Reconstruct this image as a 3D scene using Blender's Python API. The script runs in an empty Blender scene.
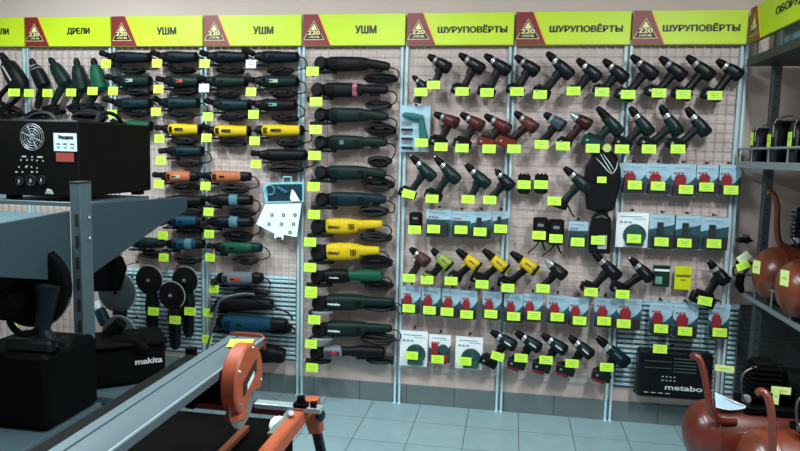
import bpy, math, random
from mathutils import Vector, Matrix
random.seed(7)
SC = bpy.context.scene
COL = SC.collection
V = Vector
# ---------------------------------------------------------------- camera
F, YAW, PITCH, ROLL, CX, CD, CH = 672.97, -0.163076, 0.10879, 0.0227743, 0.678014, 4.174875, 1.616701
fw = V((math.sin(YAW)*math.cos(PITCH), math.cos(YAW)*math.cos(PITCH), -math.sin(PITCH)))
r0 = V((math.cos(YAW), -math.sin(YAW), 0)); u0 = r0.cross(fw)
rt = r0*math.cos(ROLL) + u0*math.sin(ROLL); up = u0*math.cos(ROLL) - r0*math.sin(ROLL)
CAM = V((CX, -CD, CH))
cd = bpy.data.cameras.new('camera'); cam = bpy.data.objects.new('camera', cd); COL.objects.link(cam)
cam.matrix_world = Matrix(((rt.x, up.x, -fw.x, CAM.x), (rt.y, up.y, -fw.y, CAM.y), (rt.z, up.z, -fw.z, CAM.z), (0, 0, 0, 1)))
cd.sensor_width = 36; cd.lens = F*36/800; cd.clip_start = .05
SC.camera = cam
# ---------------------------------------------------------------- world, light, exposure
w = bpy.data.worlds.new('world'); SC.world = w; w.use_nodes = True
w.node_tree.nodes['Background'].inputs[0].default_value = (.6, .72, .8, 1)
w.node_tree.nodes['Background'].inputs[1].default_value = .15
SC.view_settings.view_transform = 'Standard'; SC.view_settings.look = 'None'
SC.view_settings.exposure = 0.0; SC.view_settings.gamma = 1; SC.view_settings.use_curve_mapping = False
# ceiling tubes: x, y, z, width, length, watts, colour
LIGHTS = [(1.80, -2.4, 2.93, .12, 1.2, 92, (.90, .97, 1)), (-.25, -1.9, 2.93, .12, 1.2, 58, (.90, .97, 1)),
          (-1.85, -1.7, 2.93, .12, 1.2, 98, (.84, .97, 1)), (.6, -4.6, 2.93, .12, 1.2, 2, (.9, .97, 1)),
          (-1.9, -4.3, 2.93, .12, 1.2, 1, (.85, .95, 1))]
# ---------------------------------------------------------------- helpers
def ray(px, py): return fw*F + rt*(px-400) + up*(225.5-py)
def aty(px, py, Y=-.1):
    d = ray(px, py); return CAM + d*((Y-CAM.y)/d.y)
def atz(px, py, Z):
    d = ray(px, py); return CAM + d*((Z-CAM.z)/d.z)
def atx(px, py, X):
    d = ray(px, py); return CAM + d*((X-CAM.x)/d.x)

MATS = {}
def mat(name, col, rough=.5, metal=0, noise=.12, scale=60, emit=0, alpha=1, spec=.5, coat=0, bump=0):
    if name in MATS: return MATS[name]
    m = bpy.data.materials.new(name); m.use_nodes = True; nt = m.node_tree
    b = nt.nodes['Principled BSDF']
    b.inputs['Roughness'].default_value = rough; b.inputs['Metallic'].default_value = metal
    b.inputs['Specular IOR Level'].default_value = spec
    b.inputs['Alpha'].default_value = alpha; b.inputs['Coat Weight'].default_value = coat
    tc = nt.nodes.new('ShaderNodeTexCoord'); nz = nt.nodes.new('ShaderNodeTexNoise')
    nz.inputs['Scale'].default_value = scale; nt.links.new(tc.outputs['Object'], nz.inputs['Vector'])
    rp = nt.nodes.new('ShaderNodeMapRange')
    rp.inputs['To Min'].default_value = 1-noise; rp.inputs['To Max'].default_value = 1+noise
    nt.links.new(nz.outputs['Fac'], rp.inputs['Value'])
    mx = nt.nodes.new('ShaderNodeVectorMath'); mx.operation = 'SCALE'
    mx.inputs[0].default_value = col; nt.links.new(rp.outputs['Result'], mx.inputs['Scale'])
    nt.links.new(mx.outputs['Vector'], b.inputs['Base Color'])
    if bump:
        bp = nt.nodes.new('ShaderNodeBump'); bp.inputs['Strength'].default_value = bump
        nt.links.new(nz.outputs['Fac'], bp.inputs['Height']); nt.links.new(bp.outputs['Normal'], b.inputs['Normal'])
    if emit:
        b.inputs['Emission Color'].default_value = (*col, 1); b.inputs['Emission Strength'].default_value = emit
    MATS[name] = m; return m

class MB:
    def __init__(s): s.v = []; s.f = []; s.m = []; s.ms = []
    def mi(s, m):
        if m not in s.ms: s.ms.append(m)
        return s.ms.index(m)
    def add(s, vs, fs, m):
        o = len(s.v); s.v += [V(a) for a in vs]; k = s.mi(m)
        for f in fs: s.f.append([o+i for i in f]); s.m.append(k)
        return s
    def rings(s, R, m, closed=False, caps=True):
        n = len(R[0]); vs = [p for r in R for p in r]; fs = []
        K = len(R)
        for i in range(K if closed else K-1):
            a = i*n; b = ((i+1) % K)*n
            for j in range(n): fs.append((a+j, a+(j+1) % n, b+(j+1) % n, b+j))
        if caps and not closed:
            fs.append(tuple(range(n-1, -1, -1))); fs.append(tuple((K-1)*n+j for j in range(n)))
        return s.add(vs, fs, m)
    def box(s, c, size, m, ex=(1, 0, 0), ey=(0, 1, 0), ez=None, ch=0):
        ex = V(ex).normalized(); ey = V(ey).normalized(); ez = ex.cross(ey) if ez is None else V(ez)
        a, b, h = size[0]/2, size[1]/2, size[2]/2; c = V(c)
        if not ch:
            vs = [c+ex*a*i+ey*b*j+ez*h*k for k in (-1, 1) for j in (-1, 1) for i in (-1, 1)]
            return s.add(vs, [(0, 2, 3, 1), (4, 5, 7, 6), (0, 1, 5, 4), (2, 6, 7, 3), (0, 4, 6, 2), (1, 3, 7, 5)], m)
        o = [(-a+ch, -b), (a-ch, -b), (a, -b+ch), (a, b-ch), (a-ch, b), (-a+ch, b), (-a, b-ch), (-a, -b+ch)]
        return s.prism(o, c, ex, ey, ez, -h, h, m, ch)
    def prism(s, o, c, ex, ey, en, t0, t1, m, ch=0):
        ex, ey, en, c = V(ex), V(ey), V(en), V(c); n = len(o)
        def ring(off, t):
            R = []
            for i in range(n):
                p0 = V(o[i-1]); p = V(o[i]); p1 = V(o[(i+1) % n])
                d = ((p-p0).normalized()+(p1-p).normalized())
                nn = V((-d.y, d.x)).normalized() if d.length > 1e-6 else V((0, 0))
                q = p + nn*off*sg; R.append(c+ex*q.x+ey*q.y+en*t)
            return R
        ar = sum(o[i-1][0]*o[i][1]-o[i][0]*o[i-1][1] for i in range(n)); sg = 1 if ar > 0 else -1
        R = [ring(ch, t0), ring(0, t0+ch), ring(0, t1-ch), ring(ch, t1)] if ch else [ring(0, t0), ring(0, t1)]
        return s.rings(R, m)
    def tube(s, pts, r, m, n=6, closed=False, caps=True):
        pts = [V(p) for p in pts]; K = len(pts); R = []; nrm = None
        for i, p in enumerate(pts):
            if closed: t = pts[(i+1) % K]-pts[i-1]
            else: t = pts[min(i+1, K-1)]-pts[max(i-1, 0)]
            t = t.normalized() if t.length > 1e-9 else V((0, 0, 1))
            if nrm is None:
                nrm = t.orthogonal().normalized()
            nrm = (nrm - t*nrm.dot(t))
            nrm = nrm.normalized() if nrm.length > 1e-6 else t.orthogonal().normalized()
            b = t.cross(nrm); rr = r[i] if isinstance(r, (list, tuple)) else r
            R.append([p+(nrm*math.cos(2*math.pi*j/n)+b*math.sin(2*math.pi*j/n))*rr for j in range(n)])
        return s.rings(R, m, closed, caps)
    def lathe(s, p0, ax, prof, m, n=16):
        p0 = V(p0); ax = V(ax).normalized(); a = ax.orthogonal().normalized(); b = ax.cross(a)
        R = [[p0+ax*t+(a*math.cos(2*math.pi*j/n)+b*math.sin(2*math.pi*j/n))*max(r, 1e-4) for j in range(n)] for t, r in prof]
        return s.rings(R, m)
    def loft(s, pts, hw, hd, m, B=(0, 1, 0), n=14, p=2.6):
        pts = [V(q) for q in pts]; B = V(B).normalized(); K = len(pts); R = []
        for i, q in enumerate(pts):
            t = (pts[min(i+1, K-1)]-pts[max(i-1, 0)]).normalized(); sd = t.cross(B).normalized(); ring = []
            for j in range(n):
                a = 2*math.pi*j/n; c, d = math.cos(a), math.sin(a)
                ring.append(q + sd*hw[i]*math.copysign(abs(c)**(2/p), c) + B*hd[i]*math.copysign(abs(d)**(2/p), d))
            R.append(ring)
        return s.rings(R, m)

def wloc(o):
    l = V((0, 0, 0))
    while o: l += o.location; o = o.parent
    return l
def obj(name, mb, parent=None, at=None, smooth=35, **kw):
    me = bpy.data.meshes.new(name)
    org = wloc(parent) if parent else (V(at) if at is not None else sum(mb.v, V())/len(mb.v))
    me.from_pydata([tuple(v-org) for v in mb.v], [], mb.f)
    for m in mb.ms: me.materials.append(m)
    me.polygons.foreach_set('material_index', mb.m)
    me.polygons.foreach_set('use_smooth', [True]*len(me.polygons)); me.update()
    import bmesh
    bm = bmesh.new(); bm.from_mesh(me); bmesh.ops.recalc_face_normals(bm, faces=bm.faces); bm.to_mesh(me); bm.free()
    me.set_sharp_from_angle(angle=math.radians(smooth))
    o = bpy.data.objects.new(name, me); COL.objects.link(o)
    if parent: o.parent = parent
    else: o.location = org
    for k, v in kw.items(): o[k] = v
    return o
def thing(name, label, cat, loc, group=None):
    o = bpy.data.objects.new(name, None); COL.objects.link(o); o.location = loc; o.empty_display_size = .03
    o['label'] = label; o['category'] = cat
    if group: o['group'] = group
    LAST[0] = o
    return o
LAST = [None]
def tag(o, label, cat, group=None):
    o['label'] = label; o['category'] = cat
    if group: o['group'] = group
    return o
def struct(name, mb): return obj(name, mb, kind='structure')

def lettering(name, txt, c, ex, ey, width, height, m, parent, bold=.0, italic=0.0, depth=.002, **kw):
    """flat raised letters centred on c, fitted to width x height"""
    cu = bpy.data.curves.new('t', 'FONT'); cu.body = txt; cu.extrude = .01; cu.shear = italic
    to = bpy.data.objects.new('t', cu); COL.objects.link(to)
    dg = bpy.context.evaluated_depsgraph_get(); me = bpy.data.meshes.new_from_object(to.evaluated_get(dg))
    bpy.data.objects.remove(to); vs = [v.co.copy() for v in me.vertices]; fs = [tuple(p.vertices) for p in me.polygons]
    if not vs: return None
    x0, x1 = min(v.x for v in vs), max(v.x for v in vs); y0, y1 = min(v.y for v in vs), max(v.y for v in vs)
    ex, ey, c = V(ex).normalized(), V(ey).normalized(), V(c); en = ex.cross(ey)
    mb = MB(); out = []
    sh = bold*height
    offs = [(0, 0)] if not bold else [(-sh, 0), (sh, 0), (0, sh*.6), (0, -sh*.6), (0, 0)]
    for kk, (dx, dz) in enumerate(offs):
        out = [c + ex*((v.x-(x0+x1)/2)/(x1-x0)*(width-2*sh)+dx) + ey*((v.y-(y0+y1)/2)/(y1-y0)*(height-sh*1.2)+dz) + en*(v.z/.01*depth/2+kk*.00006) for v in vs]
        mb.add(out, fs, m)
    bpy.data.meshes.remove(me)
    return obj(name, mb, parent, **kw)

def catmull(P, n=6, closed=False):
    P = [V(p) for p in P]; out = []; K = len(P)
    rng = K if closed else K-1
    for i in range(rng):
        if closed: a, b, c, d = P[i-1], P[i], P[(i+1) % K], P[(i+2) % K]
        else: a, b, c, d = P[max(i-1, 0)], P[i], P[i+1], P[min(i+2, K-1)]
        for k in range(n):
            t = k/n
            out.append(.5*((2*b)+(c-a)*t+(2*a-5*b+4*c-d)*t*t+(3*b-a-3*c+d)*t**3))
    if not closed: out.append(P[-1])
    return out
X, Y_, Z = V((1, 0, 0)), V((0, 1, 0)), V((0, 0, 1))
# ---------------------------------------------------------------- materials
BLK = mat('black_plastic', (.002, .0022, .003), .5, noise=.3, spec=.15)
BLK2 = mat('dark_rubber', (.003, .003, .004), .7, spec=.2)
CORD = mat('black_cord', (.003, .003, .004), .55, spec=.22)
TAG = mat('price_card', (.50, .82, .05), .55, noise=.06, scale=25)
TAGP = mat('price_print', (.28, .50, .06), .6)
TAGW = mat('faded_price_card', (.62, .55, .66), .6)
CHROME = mat('bright_steel', (.65, .70, .72), .25, .9)
STEEL = mat('grey_steel', (.30, .34, .36), .4, .7)
WHT = mat('pale_blue_enamel', (.42, .66, .72), .35)
WIRE = mat('grey_wire', (.30, .30, .32), .45, .2)
P = .65
PX = {-5: -3.23, -4: -2.585, -3: -1.952, -2: -1.312, -1: -.655, 0: 0, 1: .652, 2: 1.315, 3: 1.945}
# ---------------------------------------------------------------- setting
def tilemat(name, col, grout, size, ox, oz, plane, rough, row=None):
    m = bpy.data.materials.new(name); m.use_nodes = True; nt = m.node_tree; b = nt.nodes['Principled BSDF']
    g = nt.nodes.new('ShaderNodeNewGeometry'); sp = nt.nodes.new('ShaderNodeSeparateXYZ'); cb = nt.nodes.new('ShaderNodeCombineXYZ')
    nt.links.new(g.outputs['Position'], sp.inputs[0])
    nt.links.new(sp.outputs['X'], cb.inputs['X']); nt.links.new(sp.outputs[plane], cb.inputs['Y'])
    mp = nt.nodes.new('ShaderNodeVectorMath'); mp.operation = 'SUBTRACT'; mp.inputs[1].default_value = (ox, oz, 0)
    nt.links.new(cb.outputs[0], mp.inputs[0])
    br = nt.nodes.new('ShaderNodeTexBrick'); br.offset = 0; br.inputs['Scale'].default_value = 1
    br.inputs['Brick Width'].default_value = size; br.inputs['Row Height'].default_value = row or size
    br.inputs['Mortar Size'].default_value = .003; br.inputs['Mortar Smooth'].default_value = .3
    br.inputs['Color1'].default_value = (*col, 1); br.inputs['Color2'].default_value = (*[c*.93 for c in col], 1)
    br.inputs['Mortar'].default_value = (*grout, 1); nt.links.new(mp.outputs[0], br.inputs['Vector'])
    nz = nt.nodes.new('ShaderNodeTexNoise'); nz.inputs['Scale'].default_value = 9; nt.links.new(g.outputs['Position'], nz.inputs['Vector'])
    mx = nt.nodes.new('ShaderNodeMix'); mx.data_type = 'RGBA'; mx.blend_type = 'MULTIPLY'; mx.inputs['Factor'].default_value = .25
    nt.links.new(br.outputs['Color'], mx.inputs['A']); nt.links.new(nz.outputs['Fac'], mx.inputs['B'])
    nt.links.new(mx.outputs['Result'], b.inputs['Base Color']); b.inputs['Roughness'].default_value = rough
    return m
FLOOR = tilemat('floor_tiles', (.25, .375, .41), (.07, .11, .12), .31, -.155, -.30, 'Y', .32)
SKIRT = tilemat('skirting_tiles', (.13, .175, .18), (.04, .055, .06), .31, -.25, -.3, 'Z', .4, row=.45)
WALL = mat('painted_wall', (.58, .475, .435), .85, noise=.10, scale=2.2)
CEIL = mat('ceiling_paint', (.62, .60, .57), .9)
struct('floor', MB().box((-.8, -3.3, -.05), (6.8, 7.2, .1), FLOOR))
struct('wall_back', MB().box((-.8, .05, 1.5), (6.8, .1, 3.0), WALL))
struct('wall_right', MB().box((2.65, -3.3, 1.5), (.1, 7.2, 3.0), WALL))
struct('wall_left', MB().box((-4.25, -3.3, 1.5), (.1, 7.2, 3.0), WALL))
struct('wall_front', MB().box((-.8, -6.95, 1.5), (6.8, .1, 3.0), WALL))
struct('ceiling', MB().box((-.8, -3.3, 3.05), (6.8, 7.2, .1), CEIL))
struct('baseboard_back', MB().box((-.8, -.006, .0625), (6.8, .012, .125), SKIRT, ch=.002))
EM = mat('tube_glow', (.95, .98, 1), emit=6)
for i, (x, y, z, wd, ln, wt, c) in enumerate(LIGHTS):
    t = thing('ceiling_light', 'white batten light under the ceiling, ' + ['over the right aisle', 'over the middle of the display wall', 'over the left end of the display wall', 'behind the camera on the right', 'behind the camera on the left'][i], 'lamp', (x, y, 3.0), 'ceiling batten lights')
    obj('housing', MB().box((x, y, 2.975), (wd+.04, ln+.04, .05), mat('lamp_enamel', (.8, .8, .8), .4), ch=.01), t)
    obj('diffuser', MB().box((x, y, 2.943), (wd, ln, .015), EM), t)
    ld = bpy.data.lights.new('area', 'AREA'); ld.shape = 'RECTANGLE'; ld.size = wd; ld.size_y = ln; ld.energy = wt; ld.color = c
    lo = bpy.data.objects.new('lamp_light', ld); COL.objects.link(lo); lo.location = (0, 0, 2.93-3.0); lo.parent = t

# ---- louvred panels low on the wall
LOUV = mat('louvre_enamel', (.50, .74, .80), .4); LOUVD = mat('louvre_gap', (.05, .08, .09), .7)
def louvre(x0, x1, z0, z1, label, LOUV=LOUV):
    t = thing('louvred_panel', label, 'panel', ((x0+x1)/2, -.001, z0), 'louvred back panels')
    obj('backing', MB().box(((x0+x1)/2, -.0025, (z0+z1)/2), (x1-x0, .004, z1-z0), LOUVD), t)
    s = MB(); z = z0+.012
    while z < z1-.01:
        s.box(((x0+x1)/2, -.008, z+.008), (x1-x0-.01, .006, .017), LOUV, ch=.002); z += .030
    s.box(((x0+x1)/2, -.008, z1-.005), (x1-x0, .007, .02), LOUV)
    obj('slat_panel', s, t)
for k, l in ((-3, 'behind the upright disc grinders'), (-2, 'behind the shiny blue grinder')):
    louvre(PX[k]+.03, PX[k+1]-.03, .225, .785, 'pale slatted louvre panel low on the wall ' + l)
louvre(PX[2]+.03, PX[3]-.03, .215, .765, 'pale slatted louvre panel low on the wall behind the black tool case')
louvre(PX[3]+.03, PX[3]+.085, .215, .765, 'narrow pale louvre strip between the last wall upright and the compressor rack')
louvre(PX[3]+.09, PX[3]+.66, .215, .765, 'slatted louvre panel with painted-in shade behind the compressors at the right', mat('louvre_shaded', (.03, .04, .042), .5))  # shade behind the rack is painted in as a darker louvre colour

# ---- uprights
for k in range(-5, 4):
    m = MB()
    for s in (-1, 1):
        m.box((PX[k]+s*.0145, -.019, 1.145), (.013, .014, 2.29), WHT); m.box((PX[k]+s*.0145, -.026, .004), (.018, .03, .008), WHT)
    lab = {-5: 'outermost left behind the rotary hammer', -4: 'left of the power drills', -3: 'between the power drills and small grinders', -2: 'between the two small grinder bays',
           -1: 'left of the tall column of large grinders', 0: 'right of the tall column of large grinders', 1: 'between first and second cordless drill bays', 2: 'between second and third cordless drill bays', 3: 'at the right end beside the compressor rack'}[k]
    tag(obj('wall_upright', m, at=(PX[k], -.019, 0)), 'pale blue metal upright pair ' + lab, 'upright', 'wall rack uprights')
# ---- wire grid panels
GRID = {}
for k in range(-5, 3):
    x0, x1 = PX[k]+.024, PX[k+1]-.024; z0, z1 = .245, 2.262; m = MB()
    n = 12
    for i in range(n+1):
        x = x0+(x1-x0)*i/n; m.box((x, -.030, (z0+z1)/2), (.0028, .0028, z1-z0), WIRE)
    nz = 38
    for i in range(nz+1):
        z = z0+(z1-z0)*i/nz; m.box(((x0+x1)/2, -.0328, z), (x1-x0, .0028, .0028), WIRE)
    for z in (z0, z1): m.box(((x0+x1)/2, -.031, z), (x1-x0+.02, .006, .006), WHT)
    lab = {-5: 'behind the rotary hammer', -4: 'behind the hanging power drills', -3: 'of the first small grinder bay', -2: 'of the second small grinder bay', -1: 'behind the large grinders',
           0: 'of the first cordless drill bay', 1: 'of the middle cordless drill bay', 2: 'of the right cordless drill bay'}[k]
    GRID[k] = tag(obj('grid_panel', m, at=((x0+x1)/2, -.03, z0)), 'wire mesh wall panel ' + lab, 'grid panel', 'wire grid panels')
def hook(p, yend=-.1):
    m = MB().tube([(p.x, -.031, p.z), (p.x, yend+.004, p.z), (p.x, yend, p.z+.008)], .0028, BLK2, n=6)
    m.box((p.x, -.034, p.z), (.014, .005, .014), BLK2)
    obj('hanger', m, LAST[0])

# ---- signs
SIGN = mat('sign_yellow_green', (.53, .74, .015), .45, noise=.05, scale=6); SRED = mat('sign_red', (.20, .016, .014), .45)
SYEL = mat('sign_orange_line', (.85, .45, .03), .45); SBLK = mat('sign_black', (.012, .012, .01), .5); SEDGE = mat('sign_edge', (.18, .20, .03), .6)
SCRM = mat('emblem_cream', (.85, .75, .35), .45)
def sign(o, ex, wid, h, txt, tw, label, tc=.62, cut=None):
    o = V(o); ex = V(ex); ez = Z; en = ex.cross(ez); base = o
    t = thing('category_sign', label, 'sign', o, 'yellow category signs')
    obj('board', MB().box(o+ex*wid/2+ez*h/2, (wid, h, .02), SIGN, ex, ez, ch=.0015).box(o+ex*wid/2+ez*-.002-en*.001, (wid, .006, .022), SEDGE, ex, ez), t)
    e = MB(); d = .0105
    e.prism([(0, 0), (.175, 0), (.095, h), (0, h)], o, ex, ez, en, d, d+.002, SRED)
    e.prism([(.175, 0), (.184, 0), (.104, h), (.095, h)], o, ex, ez, en, d, d+.002, SYEL)
    cx, cz = .070, h*.46
    def tri(s, zo, mm, dd): e.prism([(cx-s*.58, cz-s*.5+zo), (cx+s*.58, cz-s*.5+zo), (cx, cz+s*.5+zo)], o, ex, ez, en, d+.002, d+dd, mm)
    tri(.116, .004, SCRM, .0024); tri(.108, .003, SBLK, .0028)
    e.prism([(cx-.022, cz+.006), (cx+.022, cz+.006), (cx, cz+.044)], o, ex, ez, en, d+.002, d+.0032, SCRM); e.prism([(cx-.036, cz-.042), (cx+.036, cz-.042), (cx+.031, cz-.030), (cx-.031, cz-.030)], o, ex, ez, en, d+.002, d+.0032, SCRM)
    e.box(o+ex*cx+ez*(cz-.010)+en*(d+.003), (.088, .032, .001), SBLK, ex, ez)
    em = obj('emblem', e, t)
    bk = MB().box(o+ex*cx+ez*(cz-.008)+en*(d+.0036), (.072, .005, .001), SBLK, ex, ez)
    lettering('emblem_numbers', '220', o+ex*cx+ez*(cz-.010)+en*(d+.004), ex, ez, .080, .026, SCRM, em, bold=.06)
    lettering('emblem_word', 'ВОЛЬТ', o+ex*cx+ez*(cz-.036)+en*(d+.004), ex, ez, .062, .010, SBLK, em, bold=.04)
    lettering('lettering', txt, o+ex*wid*tc+ez*h*.5+en*(d+.001), ex, ez, tw, .048, SBLK, t, bold=.055)
for k, txt, tw, l, tc in ((-5, 'ДРЕЛИ', .16, 'yellow-green sign cut off by the left picture edge, only a letter И showing', .70),
                      (-4, 'ДРЕЛИ', .165, 'yellow-green sign reading ДРЕЛИ with red triangle emblem panel', .63),
                      (-3, 'УШМ', .135, 'yellow-green УШМ sign directly right of the ДРЕЛИ sign', .61),
                      (-2, 'УШМ', .135, 'yellow-green УШМ sign in the middle of the three УШМ signs', .615),
                      (-1, 'УШМ', .135, 'yellow-green УШМ sign over the tall column of large grinders', .62),
                      (0, 'ШУРУПОВЁРТЫ', .415, 'yellow-green ШУРУПОВЁРТЫ sign beside the last УШМ sign', .615),
                      (1, 'ШУРУПОВЁРТЫ', .415, 'yellow-green ШУРУПОВЁРТЫ sign in the middle of the three with that word', .615),
                      (2, 'ШУРУПОВЁРТЫ', .415, 'yellow-green ШУРУПОВЁРТЫ sign nearest the right corner', .60)):
    sign((PX[k]+.014, -.03, 2.264), X, PX[k+1]-PX[k]-.012, .188, txt, tw, l, tc=tc)
sign((1.955, -.085, 2.262), (0, -1, 0), 1.25, .185, 'ОБОРУДОВАНИЕ', .68, 'yellow-green sign reading ОБОРУДОВ… set sideways over the compressor rack', tc=.57)

# ---------------------------------------------------------------- price tag, tools
def ptag(parent, px, py, Yp, rot=0, w=.078, h=.05, m=None, lab=None):
    c = aty(px, py, Yp); a = math.radians(rot)
    ex = V((math.cos(a), 0, math.sin(a))); ez = V((-math.sin(a), .12, math.cos(a))).normalized(); en = ex.cross(ez)
    b = MB().box(c, (w, h, .0015), m or TAG, ex, ez)
    mm = TAGP if m is None else mat('faded_print', (.4, .35, .45), .6)
    b.box(c+ez*h*.22+en*.001, (w*.7, h*.07, .0006), mm, ex, ez); b.box(c-ez*h*.02+en*.001, (w*.5, h*.12, .0006), mm, ex, ez)
    b.box(c-ez*h*.28+en*.001, (w*.74, h*.05, .0006), mm, ex, ez)
    o = obj('price_tag', b, parent)
    if lab: o['label'] = lab
    return o

def cm(n, c, r=.42, metal=0, coat=0): return mat(n, tuple(x*(.30 if max(c) < .12 else .55 if max(c) < .40 else .85) for x in c), r, metal, coat=coat, noise=.15, spec=.5 if coat or metal else .2)
S = {}
S['black'] = dict(b=cm('drill_black', (.010, .013, .020)), a=cm('drill_black_grip', (.008, .010, .014)), k=BLK, c=STEEL, t=BLK2, q=BLK)
S['navy'] = dict(b=cm('drill_navy', (.008, .016, .028)), a=cm('drill_navy_grip', (.008, .010, .014)), k=BLK, c=CHROME, t=BLK2, q=BLK)
S['green'] = dict(b=cm('drill_green', (.008, .050, .050)), a=cm('drill_green_grip', (.008, .035, .035)), k=BLK, c=CHROME, t=cm('trigger_red', (.25, .02, .02)), q=BLK)
S['red'] = dict(b=cm('drill_red', (.125, .020, .018)), a=cm('drill_red_grip', (.035, .010, .010)), k=BLK, c=STEEL, t=BLK2, q=BLK)
S['redbat'] = dict(S['red'], q=cm('battery_orange_red', (.24, .035, .018)), b=cm('drill_bright_red', (.13, .016, .013)))
S['redbat2'] = dict(S['redbat'], b=cm('drill_brown_red', (.15, .035, .022)))
S['grey'] = dict(b=cm('drill_bluegrey', (.07, .10, .125)), a=BLK, k=BLK, c=mat('drill_grey_collar', (.2, .28, .30), .4), t=BLK2, q=BLK)
S['maroon'] = dict(b=cm('drill_maroon', (.09, .015, .022)), a=cm('drill_maroon_grip', (.05, .012, .016)), k=cm('nose_silver', (.42, .48, .5), .3, .6), c=CHROME, t=BLK2, q=BLK)
S['teal'] = dict(b=cm('drill_teal', (.006, .038, .036)), a=cm('drill_teal_grip', (.006, .045, .042)), k=BLK, c=BLK, t=BLK2, q=cm('battery_teal', (.008, .11, .10)))
S['yellow'] = dict(b=cm('drill_yellow', (.66, .48, .012)), a=BLK, k=BLK, c=BLK, t=cm('trigger_yellow', (.6, .42, .02)), q=BLK)
S['lime'] = dict(b=cm('drill_lime', (.28, .40, .05)), a=BLK, k=BLK, c=cm('lime_collar', (.3, .38, .36)), t=BLK2, q=cm('battery_lime', (.2, .3, .05)))
S['brown'] = dict(b=cm('drill_brown', (.13, .05, .035)), a=cm('drill_brown_grip', (.05, .025, .02)), k=BLK, c=CHROME, t=BLK2, q=BLK)
S['impact'] = dict(b=cm('impact_black', (.012, .014, .018)), a=BLK, k=cm('nose_silver', (.42, .48, .5), .3, .6), c=CHROME, t=BLK2, q=BLK)
S['petrol'] = dict(b=cm('drill_petrol', (.004, .042, .050)), a=BLK, k=BLK, c=CHROME, t=BLK2, q=BLK)
S['petrolred'] = dict(S['petrol'], q=cm('battery_petrol', (.006, .03, .03)), foot=cm('battery_red_foot', (.30, .02, .03)))

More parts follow.
